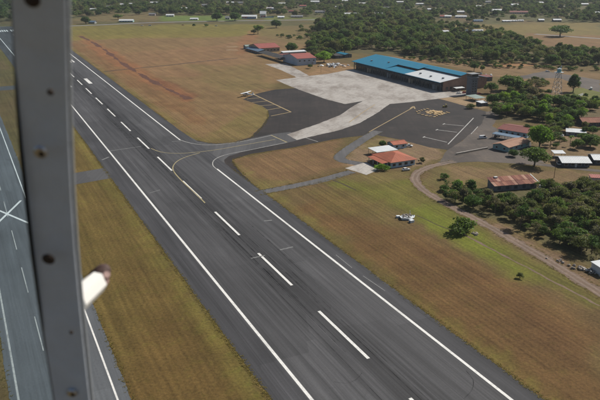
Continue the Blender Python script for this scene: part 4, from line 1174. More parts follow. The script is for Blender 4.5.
MB().loft([wing_sec(y, .85 - .05 * abs(y) / 5, -.75 + .25 * abs(y) / 5.5, 2.15 + .02 * abs(y), .11) for y in (-5.5, -3, 0, 3, 5.5)]).build('wing', ac_w, AP)
MB().loft([wing_sec(y, -4.5 - .1 * abs(y), -5.4, 1.35, .05) for y in (-1.7, 0, 1.7)]).build('tailplane', ac_w, AP)
MB().prism([(-4.1, 1.5), (-5.0, 2.75), (-5.55, 2.75), (-5.4, 1.3)], 'y', -.05, .05).build('fin', ac_w, AP)
MB().prism([(1.0, 1.72), (.35, 2.1), (.25, 2.1), (.25, 1.55), (.9, 1.55)], 'y', -.56, .56).build('windscreen', M['glass'], AP)
for s_ in (-1, 1):
    MB().box(-1.1, .2, s_ * .575 - .02, s_ * .575 + .02, 1.5, 2.0).build('side_window', M['glass'], AP)
    MB().bar((.2, s_ * .55, .8), (.25, s_ * 2.6, 2.15), .04).build('wing_strut', ac_w, AP)
    MB().bar((-.3, s_ * .5, .7), (-.4, s_ * 1.25, .3), .05).build('gear_leg', ac_w, AP)
    MB().bar((-.4, s_ * 1.2, .25), (-.4, s_ * 1.36, .25), .25, n=12).build('wheel', M['rubber'], AP)
MB().bar((1.6, 0, .8), (1.75, 0, .25), .05).build('gear_leg', ac_w, AP)
MB().bar((1.75, -.08, .22), (1.75, .08, .22), .22, n=12).build('wheel', M['rubber'], AP)
pr = MB().bar((2.3, 0, 1.15), (2.55, 0, 1.15), .16, .03, 10).build('spinner', CP['red'], AP)
MB().box(2.36, 2.42, -.06, .06, .25, 2.05).build('propeller_blade', CP['dark'], pr)

# ---------------- white rimmed round tank heaped with rubble, two little boxes beside it
P = g(407, 218.5)
TK = empty('rubble_tank', P, R(20))
tag(TK, 'low white round basin heaped with grey rubble on the grass', 'basin')
mw = plain('whitewashed_concrete', (0.60, 0.63, 0.64), .8, .12, .8, dirt=(0.30, .34, .34), dirt_amt=.6)
n_ = 14
mb = MB()
prof = [(2.5, -.1), (2.75, .4), (2.9, .7), (2.95, .95), (2.7, 1.0), (2.55, .75), (0.05, .7)]
jit = [random.uniform(.8, 1.18) for _ in range(n_)]
jz = [random.uniform(.7, 1.2) for _ in range(n_)]
for r_, z in prof:
    for k_ in range(n_):
        t = 2 * math.pi * k_ / n_
        mb.v.append((r_ * math.cos(t) * 1.2 * jit[k_], r_ * math.sin(t) * jit[k_], z * jz[k_]))
for i in range(len(prof) - 1):
    for k_ in range(n_): mb.f.append((i * n_ + k_, i * n_ + (k_ + 1) % n_, (i + 1) * n_ + (k_ + 1) % n_, (i + 1) * n_ + k_))
mb.build('basin', mw, TK)
stone_m = plain('grey_rubble', (0.30, 0.26, 0.22), .9, .35, 1.5)
def rock(seed, r_=1.0):
    bm = bmesh.new(); bmesh.ops.create_icosphere(bm, subdivisions=1, radius=r_)
    q = random.Random(seed)
    for v in bm.verts: v.co *= q.uniform(.7, 1.25); v.co.z *= .75
    me = bpy.data.meshes.new('stone'); bm.to_mesh(me); bm.free(); return me
stones = [rock(s_) for s_ in range(5)]
for m_ in stones: m_.materials.append(stone_m)
for i in range(22):
    a, r_ = random.uniform(0, 6.28), 2.3 * math.sqrt(random.random())
    o = link_mesh('stone', stones[i % 5], TK)
    o.location = (r_ * math.cos(a) * 1.1, r_ * math.sin(a), 1.0 + .5 * (1 - r_ / 2.4) + random.uniform(0, .2))
    o.scale = [random.uniform(.3, .6)] * 3; o.rotation_euler = (a, r_, a)
MB().box(2.4, 2.55, 2.0, 2.15, 1.0, 2.6).build('post', mw, TK)
def little_box(label, p, ang, s_):
    t = empty('concrete_box', p, R(ang)); tag(t, label, 'box')
    MB().box(-1.0 * s_, 1.0 * s_, -.7 * s_, .7 * s_, -.1, .85 * s_).build('body', mw, t, bevel=.06)
    MB().prism([(-1.15 * s_, .86 * s_), (-.9 * s_, 1.1 * s_), (.9 * s_, 1.1 * s_), (1.15 * s_, .86 * s_)], 'y', -.8 * s_, .8 * s_).build('lid', mw, t)
    MB().box(-1.03 * s_, -1.0 * s_, -.35 * s_, .35 * s_, .1, .6 * s_).build('hatch', M['wall_dark'], t)
little_box('small white concrete box in front of the rubble basin', g(411.5, 222.3), 30, 1.0)
little_box('small dull white box left of the rubble basin', g(398, 217.6), 10, .8)

# ---------------- lattice tower with teal tank
P = g(556, 97)
LT = empty('lattice_tower', P, R(12))
tag(LT, 'tall lattice tower with teal and white tank on top', 'tower')
H_ = 20.0
cs = [(-1, -1), (1, -1), (1, 1), (-1, 1)]
def lp(i, t): r_ = 3.3 - 1.9 * t; return Vector((cs[i % 4][0] * r_, cs[i % 4][1] * r_, H_ * t))
for i in range(4): MB().bar(lp(i, -.005), lp(i, 1), .17, .13).build('leg', M['steel'], LT)
lv = [0, .2, .4, .6, .8, 1.0]
for j in range(5):
    for i in range(4):
        MB().bar(lp(i, lv[j]), lp(i + 1, lv[j + 1]), .07).build('brace', M['steel'], LT)
        MB().bar(lp(i + 1, lv[j]), lp(i, lv[j + 1]), .07).build('brace', M['steel'], LT)
        MB().bar(lp(i, lv[j + 1]), lp(i + 1, lv[j + 1]), .09).build('girt', M['steel'], LT)
MB().box(-3.2, 3.2, -2.2, 2.2, H_, H_ + .35).build('platform', mw, LT)
teal = plain('teal_tank_paint', (0.13, 0.36, 0.40), .5, .1, .6, dirt=(0.3, .42, .42))
MB().bar((0, 0, H_ + .35), (0, 0, H_ + 3.0), 1.7, n=16).build('tank', teal, LT)
MB().bar((0, 0, H_ + 3.0), (0, 0, H_ + 3.9), 1.8, .2, n=16).build('tank_roof', mw, LT)
MB().box(.6, 1.3, -.9, -.6, H_ + 3.0, H_ + 5.6).build('panel_aerial', mw, LT)
for a in range(8):
    x, y = 3.0 * (1 if a < 4 else -1) * (.3 + .233 * (a % 4)), (2.1 if a % 2 else -2.1)
    MB().bar((x, y, H_ + .35), (x, y, H_ + 1.4), .04).build('rail_post', M['steel'], LT)

# ---------------- heap of white scrap panels left of the terminal
SH = empty('scrap_heap', g(334, 66), 0)
tag(SH, 'jumbled heap of white scrap panels left of the terminal', 'scrap')
scrap = plain('white_scrap', (0.58, 0.60, 0.62), .5, .12, .6, dirt=(.34, .35, .36))
for i in range(44):
    a, b = random.gauss(0, 5.4), random.gauss(0, 6.0)
    hh = max(.3, 3.2 - .18 * math.hypot(a, b))
    mb = MB(); w_, d_ = random.uniform(.8, 2.4), random.uniform(.6, 1.6)
    mb.prism([(-w_, 0), (-.3 * w_, random.uniform(.1, .6)), (w_, 0), (w_, .08), (-.3 * w_, .75), (-w_, .08)], 'y', -d_, d_)
    o = mb.build('scrap_panel', scrap if i % 4 else M['wall_grey'], SH)
    o.location = (a, b, hh * random.random())
    o.rotation_euler = (random.uniform(-.5, .5), random.uniform(-.5, .5), random.uniform(0, 6.28))

# ---------------- low wall, poles, rocks beside the track
p, q = g(456, 154.8), g(487.5, 148.7)
d = (q - p); LW = empty('low_wall', p, math.atan2(d.y, d.x))
tag(LW, 'low pale boundary wall along the edge of the yard', 'wall')
MB().box(0, d.length, -.25, .25, -.1, .9).build('wall_body', M['wall_tan'], LW)
MB().box(-.1, d.length + .1, -.33, .33, .9, 1.02).build('coping', M['pad'], LW)
p, q = g(574, 98.5), g(583, 95)
d = (q - p); LW2 = empty('low_wall', p, math.atan2(d.y, d.x))
tag(LW2, 'short white wall on grass below the lone tall oval tree', 'wall')
MB().box(0, d.length, -.2, .2, -.1, 1.6).build('wall_body', M['wall_white'], LW2)
MB().box(-.08, d.length + .08, -.27, .27, 1.6, 1.7).build('coping', M['pad'], LW2)
def pole(label, P, hgt, ang):
    t = empty('utility_pole', P, R(ang)); tag(t, label, 'pole', 'utility poles')
    MB().bar((0, 0, -.2), (0, 0, hgt), .16, .1, 8).build('shaft', M['timber'], t)
    ca = MB().box(-1.1, 1.1, -.07, .07, hgt - .7, hgt - .55).build('crossarm', M['timber'], t)
    for x in (-.95, 0, .95): MB().bar((x, 0, hgt - .55), (x, 0, hgt - .35), .06).build('insulator', M['wall_white'], ca)
pole('thin utility pole standing before the white roofed house', g(554, 178), 9.5, 0)
pole('utility pole on bare ground left of the white scrap heap', g(321, 72.3), 8, 40)
pole('utility pole beside the dusty yard road near the kiosk', g(490, 113), 8, 20)
rocks = [(451.5, 199), (455, 183.5), (472, 185)]
RK = empty('rock_pile', g(474, 234), 0)
tag(RK, 'pale rock pile at the foot of the lone shrub', 'rocks')
for i in range(9):
    o = link_mesh('stone', stones[i % 5], RK); o.location = (random.gauss(0, 1.0), random.gauss(0, .7), .15); o.scale = [random.uniform(.35, .75)] * 3; o.rotation_euler = (i, i * 2, i * 3)
for n_, (cx, cy, cnt, lb) in enumerate(((585, 270, 30, 'heap of pale rubble and boards beside the track at the right edge'), (577, 268, 14, 'smaller rubble heap left of the pale boards by the track'), (563, 262, 7, 'few pale stones beside the track below the near wood'))):
    RK = empty('rubble_heap', g(cx, cy), R(-35)); tag(RK, lb, 'rubble')
    for i in range(cnt):
        o = link_mesh('stone', stones[i % 5], RK); o.location = (random.gauss(0, 2.0), random.gauss(0, .9), random.uniform(.1, .5)); o.scale = [random.uniform(.3, .8)] * 3; o.rotation_euler = (i, i * 2, i * 3)
    if n_ == 0:
        for i in range(6):
            o = MB().box(-1.6, 1.6, -.12, .12, 0, .06).build('board', M['wall_white'] if i % 2 else M['timber'], RK)
            o.location = (random.gauss(2, 1.0), random.gauss(-1.2, .6), .5 + .1 * i); o.rotation_euler = (0, random.uniform(-.2, .2), random.uniform(0, 3))
# little site things in the far field
vehicle('car', 'white car on the grass verge of the far road left', 'car', g(142, 25.8), 5, 'white')
vehicle('van', 'pale van on the verge right of the white verge car', 'van', g(150, 25.8), 5, 'silver', 'van')
vehicle('car', 'small dark red car on the far verge in the middle', 'car', g(183, 25.3), 5, 'red')
vehicle('pickup_truck', 'blue grey pickup right of the two far verge shrubs', 'pickup', g(216, 26.2), 0, 'blue', 'pickup')
for x, lb in ((231.5, 'left'), (232.2, 'right')):
    p = g(x, 46.8 if lb == 'left' else 50)
    o = sheet('bare_patch', [(p.x - 7, p.y - 3), (p.x + 7, p.y - 3), (p.x + 7, p.y + 5), (p.x - 7, p.y + 5)], .012, M['sand'], 1.5, 2.5)
    tag(o, 'pale bare patch by the outer shed', None, None, 'structure')

# ================================================================== TREES
def leaf_mat(name, stops, sat=1.0):
    k = NT(name)
    oi = k.n('ShaderNodeObjectInfo').outputs['Random']
    ri = k.n('ShaderNodeNewGeometry').outputs['Random Per Island']
    cr = k.n('ShaderNodeValToRGB')
    e = cr.color_ramp.elements
    while len(e) > 1: e.remove(e[-1])
    for i, c_ in enumerate(stops):
        el = e[0] if i == 0 else e.new(i / (len(stops) - 1))
        el.position = i / max(1, len(stops) - 1)
        el.color = (*c_, 1)
    k.l(oi, cr.inputs[0])
    v = k.rng(ri, 0, 1, 0.6, 1.4)
    ta = k.n('ShaderNodeAttribute', attribute_name='tone').outputs['Fac']
    tm_ = k.math('ADD', ta, k.math('LESS_THAN', ta, .01))          # meshes without the attribute
    c_ = k.scale_col(cr.outputs[0], k.math('MULTIPLY', v, tm_))
    c_ = k.mix(k.rng(ri, .93, 1, 0, .25), c_, (0.16, 0.13, 0.05))
    d = k.n('ShaderNodeBsdfPrincipled'); d.inputs['Roughness'].default_value = .6; d.inputs['Specular IOR Level'].default_value = .12
    k.l(c_, d.inputs['Base Color'])
    t = k.n('ShaderNodeBsdfTranslucent'); k.l(k.mix(1.0, c_, (1.1, 1.2, .5), 'MULTIPLY'), t.inputs['Color'])
    mx = k.n('ShaderNodeMixShader'); mx.inputs[0].default_value = .38
    k.l(d.outputs[0], mx.inputs[1]); k.l(t.outputs[0], mx.inputs[2]); k.l(mx.outputs[0], k.out.inputs[0])
    return k.m
LEAF = {
    'dark green': leaf_mat('dark_green_leaves', [(0.063, 0.109, 0.035), (0.077, 0.134, 0.039), (0.099, 0.156, 0.046)]),
    'mid green': leaf_mat('mid_green_leaves', [(0.099, 0.160, 0.046), (0.124, 0.180, 0.050), (0.154, 0.210, 0.057)]),
    'olive': leaf_mat('olive_leaves', [(0.116, 0.134, 0.050), (0.140, 0.150, 0.060), (0.146, 0.138, 0.065)]),
    'bright green': leaf_mat('bright_green_leaves', [(0.154, 0.263, 0.039), (0.193, 0.305, 0.043), (0.224, 0.316, 0.050)]),
    'greyish': leaf_mat('dry_grey_leaves', [(0.159, 0.144, 0.090), (0.177, 0.156, 0.100), (0.140, 0.134, 0.088)]),
    'any': leaf_mat('mixed_leaves', [(0.061, 0.101, 0.033), (0.122, 0.168, 0.053), (0.152, 0.150, 0.069), (0.085, 0.134, 0.043), (0.171, 0.216, 0.062), (0.071, 0.113, 0.040), (0.159, 0.144, 0.077), (0.110, 0.156, 0.053), (0.051, 0.086, 0.033)]),
}
BARK = plain('tree_bark', (0.11, 0.085, 0.062), .95, .3, 2.0)

def crown_mesh(name, seed, H, Rr, base, clumps, per, leaf, flat=1.0, core=0, spread=1.0):
    """leaf-sized quads gathered in clumps over the volume of an uneven crown"""
    q = np.random.default_rng(seed)
    cz = (H + base) / 2; hz = (H - base) / 2
    cen = []
    for i in range(clumps):
        for _ in range(40):
            d = q.normal(size=3); d /= np.linalg.norm(d)
            if d[2] < -.55: continue
            r = q.uniform(.35, 1.0) ** .5
            lob = (0.8 + 0.1 * math.sin(2 * math.atan2(d[1], d[0]) + seed) + q.uniform(-.05, .12)) if core == 2 else 0.72 + 0.42 * math.sin((2 + seed % 3) * math.atan2(d[1], d[0]) + seed) * (1 - abs(d[2])) + q.uniform(-.12, .2)
            p = np.array([d[0] * Rr * lob * r, d[1] * Rr * lob * r, cz + d[2] * hz * r * .86])
            if all(np.linalg.norm(p - c_) > Rr * .22 * spread for c_ in cen): break
        cen.append(p)
    V, Fc, tone = [], [], []
    for ci_, c_ in enumerate(cen + ([np.array([0, 0, cz])] * core)):
        cr_ = Rr * q.uniform(.24, .40)
        n = int(per * q.uniform(.7, 1.3)); tn = q.uniform(.66, 1.34)
        if ci_ >= len(cen): cr_, n = Rr * .66, int(per * 3.5)
        d = q.normal(size=(n, 3)); d /= np.linalg.norm(d, axis=1)[:, None]
        d[:, 2] = np.abs(d[:, 2]) * np.where(q.random(n) < .75, 1, -1)
        rad = cr_ * q.uniform(.45, 1.08, n)
        P = c_ + d * rad[:, None] * np.array([1, 1, .8 * flat if ci_ < len(cen) else hz / Rr])
        nr = d * .6 + q.normal(size=(n, 3)) * .5 + np.array([0, 0, .35])
        nr /= np.linalg.norm(nr, axis=1)[:, None]
        a = np.cross(nr, q.normal(size=(n, 3))); a /= np.linalg.norm(a, axis=1)[:, None]
        b = np.cross(nr, a)
        s1 = leaf * q.uniform(.55, 1.25, n)[:, None]; s2 = s1 * q.uniform(.5, .9, n)[:, None]
        for i in range(n):
            k0 = len(V)
            V += [P[i] - a[i] * s1[i], P[i] - b[i] * s2[i] * .8, P[i] + a[i] * s1[i], P[i] + b[i] * s2[i]]
            Fc.append((k0, k0 + 1, k0 + 2, k0 + 3)); tone += [tn] * 4
    V = np.array(V); V[:, 2] = np.maximum(V[:, 2], .04)
    me = bpy.data.meshes.new(name); me.from_pydata(V.tolist(), [], Fc)
    at_ = me.attributes.new('tone', 'FLOAT', 'POINT'); at_.data.foreach_set('value', np.array(tone, np.float32))
    return me, cen
def trunk_mesh(name, seed, H, base, cen, r0):
    q = random.Random(seed); mb = MB()
    top = Vector((q.uniform(-.3, .3), q.uniform(-.3, .3), base + (H - base) * .3))
    midp = Vector((top.x * .4 + q.uniform(-.2, .2), top.y * .4, base * .6))
    mb.bar((0, 0, -.2), midp, r0 * 1.25, r0, 7); mb.bar(midp, top, r0, r0 * .7, 7)
    for c_ in cen[::max(1, len(cen) // 9)]:
        c_ = Vector(c_); k_ = midp.lerp(top, q.uniform(.2, 1)); m_ = k_.lerp(c_, .55) + Vector((0, 0, -.25))
        mb.bar(k_, m_, r0 * .45, r0 * .3, 5); mb.bar(m_, c_, r0 * .3, r0 * .1, 5)
    me = mb.mesh(name, BARK)
    return me
# shape: height 8-ish m, crown radius ~4
SHAPES = {}
def add_shape(key, *vers):
    SHAPES[key] = []
    for (seed, H, Rr, base, cl, per, lf, fl, r0) in vers:
        me, cen = crown_mesh('crown', seed, H, Rr, base, cl, per, lf, fl, core=2 if key in ('round', 'oval') else 1 if key == 'broad' else 0)
        SHAPES[key].append((me, trunk_mesh('trunk', seed, H, base, cen, r0), Rr, H))
add_shape('broad', (1, 7.6, 4.2, 1.7, 34, 80, .34, 1, .26), (2, 8.2, 4.4, 2.0, 38, 76, .34, 1, .28), (3, 7.0, 4.6, 1.6, 36, 76, .34, .9, .26), (4, 8.8, 4.0, 2.2, 36, 76, .34, 1, .26), (5, 9.8, 3.6, 2.4, 32, 70, .34, 1, .26), (6, 6.4, 4.8, 1.8, 30, 72, .34, .8, .26), (7, 8.0, 3.9, 2.6, 24, 74, .36, .9, .24))
add_shape('round', (11, 7.8, 4.0, .35, 52, 92, .32, 1, .3), (12, 7.4, 4.2, .3, 52, 92, .32, 1, .3))
add_shape('oval', (21, 10.5, 3.6, .8, 48, 85, .34, 1.2, .28))
add_shape('open', (31, 7.4, 4.3, 2.4, 22, 62, .30, .7, .2), (32, 8.0, 4.0, 2.6, 20, 62, .30, .75, .2), (33, 6.6, 4.4, 2.0, 24, 56, .30, .7, .2), (34, 9.2, 3.4, 3.0, 18, 60, .32, .8, .2), (35, 7.0, 4.8, 3.0, 20, 58, .32, .6, .2))
add_shape('shrub', (41, 3.0, 2.4, .15, 20, 62, .24, .9, .1), (42, 2.5, 2.6, .1, 20, 62, .24, .8, .1), (43, 3.4, 2.2, .2, 18, 66, .24, 1, .1))
add_shape('wisp', (51, 5.6, 2.9, 1.6, 15, 34, .24, .8, .11), (52, 5.0, 3.1, 1.3, 16, 32, .24, .8, .11))
# palm
def palm():
    q = random.Random(5); mb = MB(); H = 7.0
    for i in range(17):
        a = i * 2.4; up = q.uniform(-.2, .9); L_ = q.uniform(2.0, 2.7)
        prev = Vector((0, 0, H)); d = Vector((math.cos(a), math.sin(a), up))
        side = Vector((-math.sin(a), math.cos(a), 0))
        for s_ in range(6):
            nx_ = prev + d.normalized() * (L_ / 6); d.z -= .38
            for e_ in (-1, 1):
                w_ = .55 * (1 - s_ / 7)
                mb.add([prev, nx_, nx_ + side * e_ * w_ + Vector((0, 0, -.22)), prev + side * e_ * w_ + Vector((0, 0, -.22))], [(0, 1, 2, 3)])
            prev = nx_
    cm = mb.mesh('crown', None)
    t = MB(); t.bar((0, 0, -.2), (.15, .1, 3.6), .2, .15, 8); t.bar((.15, .1, 3.6), (0, 0, 7.05), .15, .12, 8)
    SHAPES['palm'] = [(cm, t.mesh('trunk', BARK), 2.5, 7.5)]
palm()
for ky in SHAPES:
    for (cm, tm, _, _) in SHAPES[ky]: cm.materials.append(LEAF['any'])

def make_tree(label, cat, name, loc, shape, ver, s_, sz, rz, colour, group=None):
    cm, tm, Rr, H = SHAPES[shape][ver % len(SHAPES[shape])]
    root = empty(name, loc, rz)
    root.scale = (s_, s_, s_ * sz)
    tag(root, label, cat, group)
    c_ = link_mesh('crown', cm, root)
    c_.material_slots[0].link = 'OBJECT'; c_.material_slots[0].material = LEAF[colour]
    link_mesh('trunk', tm, root)
    return root
# ---------------- the trees one can name
ONE = [  # px, py (foot), height m, shape, colour, label, width factor
    (291.5, 52.5, 12.5, 'round', 'dark green', 'round dark tree standing alone behind the hangar'),
    (561.5 - 22, 147, 13.0, 'round', 'bright green', 'bright green round tree between the red roof and tan roof'),
    (534, 166, 10.0, 'broad', 'mid green', 'bushy tree on the road corner below the tan roofed depot'),
    (573, 92, 15.5, 'oval', 'dark green', 'lone tall oval tree right of the lattice tower'),
    (461, 232, 5.6, 'shrub', 'mid green', 'lone bushy shrub tree in green grass below the track'),
    (520, 278, 2.0, 'shrub', 'olive', 'tiny lone shrub in the brown grass below the track'),
    (493, 104.5, 8.5, 'round', 'dark green', 'dark round tree right of the white roofed kiosk'),
    (491, 93.5, 9.0, 'broad', 'dark green', 'dark bushy tree between control tower and the next crown'),
    (511, 91, 13.5, 'round', 'mid green', 'largest full crowned tree right of the control tower'),
    (535, 92, 11.0, 'open', 'greyish', 'grey brown thin leaved tree left of the lattice tower'),
    (474, 71, 8.0, 'broad', 'dark green', 'low dark bush behind the right end of the terminal'),
    (482, 72, 7.0, 'broad', 'mid green', 'low green bush right of the one behind the terminal'),
    (560, 36.4, 16.0, 'broad', 'dark green', 'lone spreading tree in the far meadow'),
    (258, 34.0, 14.0, 'broad', 'mid green', 'left one of two bushy trees behind the workshop'),
    (276, 27.8, 14.0, 'round', 'dark green', 'dark right one of two bushy trees behind the workshop'),
    (254, 34.5, 8.0, 'broad', 'olive', 'small olive tree at the left of the two bushy trees'),
    (217, 20.8, 16.0, 'round', 'dark green', 'dark tree left of the narrow white far road hut'),
    (235, 20.6, 16.0, 'round', 'dark green', 'dark tree between the narrow hut and the far shop'),
    (86, 23.8, 13.0, 'round', 'dark green', 'dark tree over the small grey shed at the far left road end'),
    (118, 19.5, 10.0, 'broad', 'mid green', 'bushy tree on bare ground left of the green fronted depot'),
    (194, 26.6, 5.0, 'shrub', 'dark green', 'left one of two dark shrubs on the far verge'),
    (206, 26.6, 5.0, 'shrub', 'dark green', 'right one of two dark shrubs on the far verge'),
    (310, 68.5, 4.5, 'broad', 'dark green', 'little bush at the corner of the red roofed hangar'),
    (324, 62.5, 12.0, 'broad', 'bright green', 'yellow green tree left of the white scrap heap'),
    (320, 55, 13.0, 'broad', 'olive', 'olive tree behind the red roofed hangar'),
    (382, 170.5, 3.4, 'shrub', 'bright green', 'rounded green bush on the corner of the concrete pad'),
    (421.5, 163, 3.2, 'shrub', 'olive', 'low bush at the right corner of the tiled house'),
    (382.5, 146.5, 3.6, 'round', 'dark green', 'dark little tree between white canopy and outbuilding'),
    (470, 108.5, 3.6, 'shrub', 'olive', 'low olive bush on bare ground left of the kiosk'),
    (446, 187, 3.5, 'wisp', 'dark green', 'thin shrub on the grass inside the bend of the track'),
    (444, 179, 3.0, 'shrub', 'dark green', 'small dark shrub high inside the bend of the track'),
    (445, 191, 3.0, 'shrub', 'dark green', 'dark shrub just inside the bend of the track'),
    (458, 188, 4.0, 'shrub', 'bright green', 'low bright green mound inside the bend of the track'),
    (471, 192, 3.0, 'shrub', 'dark green', 'dark shrub left of the rusty shed'),
    (487, 197.5, 4.0, 'broad', 'dark green', 'dark tree at the left front corner of the rusty shed'),
    (509, 202, 4.5, 'round', 'dark green', 'dark rounded tree below the middle of the rusty shed'),
    (548, 190, 3.4, 'shrub', 'olive', 'olive bush right of the rusty shed'),
    (513, 156.5, 4.0, 'round', 'dark green', 'dark shrub against the front of the tan roofed depot'),
    (527, 133.5, 6, 'broad', 'dark green', 'dark tree behind the right end of the dark red roof'),
    (559, 143, 6.5, 'palm', 'mid green', 'palm behind the left end of the white roofed house'),
    (570, 146, 6.5, 'palm', 'bright green', 'palm behind the middle of the white roofed house'),
    (577, 149, 6, 'broad', 'mid green', 'small tree touching the ridge of the white roofed house'),
    (590, 147, 7.5, 'round', 'dark green', 'dark tree behind the right end of the white roofed house'),
    (594, 106.5, 6.5, 'palm', 'bright green', 'yellow green palm at the right edge above the brown roof'),
    (584, 112.5, 7, 'palm', 'bright green', 'palm left of the brown roofed house at right'),
    (559, 107, 9, 'round', 'dark green', 'dark tree at the foot of the lattice tower'),
    (546, 109, 9, 'broad', 'dark green', 'leafy tree left of the foot of the lattice tower'),
    (586, 97.5, 3.5, 'shrub', 'dark green', 'dark bush beside the short white wall on the grass'),
]
NAMED_PX = []
for i, (x, y, hh, shp, colr, lb) in enumerate(ONE):
    ver = SHAPES[shp]; H = ver[i % len(ver)][3]
    nm = 'palm_tree' if shp == 'palm' else 'shrub' if ('shrub' in lb or 'bush' in lb.split()) or 'mound' in lb else 'tree'
    wf = {'round': 1.25, 'broad': 1.15}.get(shp, 1.0)
    s_ = hh / H
    if 'bright green round' in lb: wf = .88
    make_tree(lb, 'palm' if shp == 'palm' else nm, nm, g(x, y), shp, i, s_ * wf * (1.25 if 'spreading' in lb or 'largest' in lb else 1), 1 / wf / (1.25 if 'spreading' in lb or 'largest' in lb else 1), i * 1.3, colr)
    NAMED_PX.append((x, y, hh))

# ---------------- woods: scattered on the ground, the largest in view as single trees, the rest as one mass
LANDMARK = {'near': [('the rusty shed', 515, 190), ('the bend of the track', 440, 195), ('lone track shrub', 475, 222), ('the middle of the track', 530, 240), ('the rubble heap', 585, 262), ('the pink white hut', 592, 186), ('right picture edge', 600, 225), ('the centre of the wood', 555, 215)],
            'mid': [('the dark red roof', 515, 118), ('the kiosk', 488, 108), ('the lattice tower', 556, 97), ('bright round tree', 540, 128), ('flat roofed shed', 572, 126), ('the brown red roof', 592, 116), ('the largest full crown', 511, 92), ('grey roofed house', 500, 106)],
            'belt': [('terminal right end', 470, 62), ('the lattice tower', 545, 60), ('the lone meadow tree', 560, 45), ('small blue roof', 470, 36), ('right picture edge', 600, 58), ('bare red soil', 515, 60)],
            'wood': [('the white scrap heap', 335, 58), ('blue roof middle', 410, 56), ('hangar olive tree', 322, 48), ('the longest white roof', 352, 22), ('blue roof right end', 445, 58), ('red white far house', 440, 28), ('small blue shed', 350, 55)]}
PHRASE = {'near': 'in near wood', 'mid': 'in yard grove', 'belt': 'in far belt', 'wood': 'in terminal wood'}
ZONES = [
    ('near', [(503, 207), (522, 197), (548, 192), (575, 190), (612, 188), (640, 200), (640, 282), (600, 266), (572, 250), (545, 241), (522, 230), (500, 216)], 3.9, [('broad', 6), ('open', 4), ('round', 1), ('wisp', 2), ('shrub', 2)], (.42, 1.0), ['dark green', 'mid green', 'olive', 'olive', 'olive', 'greyish', 'greyish']),
    ('near', [(438, 202), (455, 193), (480, 193), (503, 200), (505, 216), (485, 211), (460, 206)], 3.8, [('broad', 2), ('open', 2), ('wisp', 3), ('shrub', 4)], (.5, .9), ['dark green', 'olive', 'greyish', 'mid green']),
    ('near', [(545, 187), (600, 186), (600, 192), (548, 193)], 4.0, [('wisp', 3), ('shrub', 3)], (.6, .9), ['olive', 'greyish', 'mid green']),
    ('mid', [(491, 122), (496, 108), (510, 97), (530, 96), (548, 106), (575, 104), (600, 110), (600, 122), (580, 122), (556, 128), (545, 126), (533, 121), (512, 117)], 5.6, [('broad', 6), ('round', 2), ('open', 3), ('palm', 1)], (.7, 1.15), ['dark green', 'dark green', 'mid green', 'mid green', 'olive', 'greyish', 'bright green']),
    ('mid', [(545, 127), (600, 127), (600, 149), (548, 149)], 6.0, [('broad', 4), ('shrub', 3), ('palm', 2), ('wisp', 2)], (.5, .9), ['dark green', 'mid green', 'olive']),
    ('mid', [(500, 92), (520, 82), (545, 80), (552, 92), (545, 100), (520, 98)], 7.5, [('broad', 4), ('open', 3), ('shrub', 3)], (.55, .95), ['dark green', 'olive', 'mid green', 'greyish']),
    ('mid', [(560, 98), (600, 103), (600, 110), (556, 108)], 6.5, [('broad', 3), ('shrub', 3), ('palm', 1)], (.5, .85), ['dark green', 'bright green', 'mid green']),
    ('mid', [(545, 187), (590, 187), (590, 190), (545, 190)], 4.5, [('shrub', 3), ('wisp', 2)], (.5, .8), ['olive', 'greyish']),
    ('belt', [(440, 60), (430, 48), (424, 33), (450, 36), (480, 40), (520, 52), (560, 52), (620, 54), (620, 66), (560, 66), (520, 63), (500, 66), (470, 60)], 7.6, [('broad', 5), ('open', 4), ('round', 2), ('shrub', 2)], (.6, 1.5), ['dark green', 'mid green', 'olive', 'olive', 'greyish']),
    ('belt', [(400, 58), (440, 59), (500, 66), (560, 68), (600, 70), (600, 73), (540, 69), (480, 68), (430, 62)], 6.8, [('shrub', 5), ('wisp', 3), ('open', 2)], (.7, 1.0), ['olive', 'greyish', 'mid green']),
    ('belt', [(440, 24), (468, 27), (512, 36), (545, 47), (520, 52), (480, 42), (430, 38)], 11, [('broad', 3), ('open', 3)], (.8, 1.3), ['dark green', 'olive']),
    ('wood', [(330, 57), (322, 44), (316, 31), (330, 19), (370, 16.5), (425, 19), (440, 36), (446, 60), (405, 55.5), (380, 51), (352, 53)], 8.4, [('broad', 6), ('open', 5), ('round', 2), ('wisp', 1), ('shrub', 1)], (.6, 2.0), ['dark green', 'dark green', 'mid green', 'olive', 'mid green']),
    ('wood', [(314, 60), (308, 50), (314, 38), (330, 42), (333, 58), (326, 61)], 9, [('broad', 4), ('open', 2), ('round', 1)], (.9, 1.5), ['olive', 'mid green', 'bright green', 'olive']),
    ('wood', [(296, 31), (318, 28), (322, 36), (305, 40)], 14, [('open', 3), ('broad', 2), ('shrub', 2)], (.7, 1.2), ['dark green', 'olive', 'greyish']),
    ('wood', [(272, 36), (312, 36), (316, 40), (290, 41)], 13, [('shrub', 3), ('wisp', 2)], (.8, 1.3), ['olive', 'dark green']),
]
def inside(P, x, y):
    c_ = False; n = len(P)
    for i in range(n):
        (x1, y1), (x2, y2) = P[i], P[(i + 1) % n]
        if (y1 > y) != (y2 > y) and x < (x2 - x1) * (y - y1) / (y2 - y1) + x1: c_ = not c_
    return c_
BLOCK = [(487, 540, 185, 203.5),   # pixel windows of the photograph where a roof shows in front of the trees: no tree foot there
    (566, 584, 128, 140), (583, 600, 112, 127), (492, 503, 104, 111), (350, 356, 55, 70), (338, 352, 54, 62), (500, 535, 119, 140), (552, 560, 88, 100), (572, 584, 96, 101)]
qr = random.Random(77)
cand = []
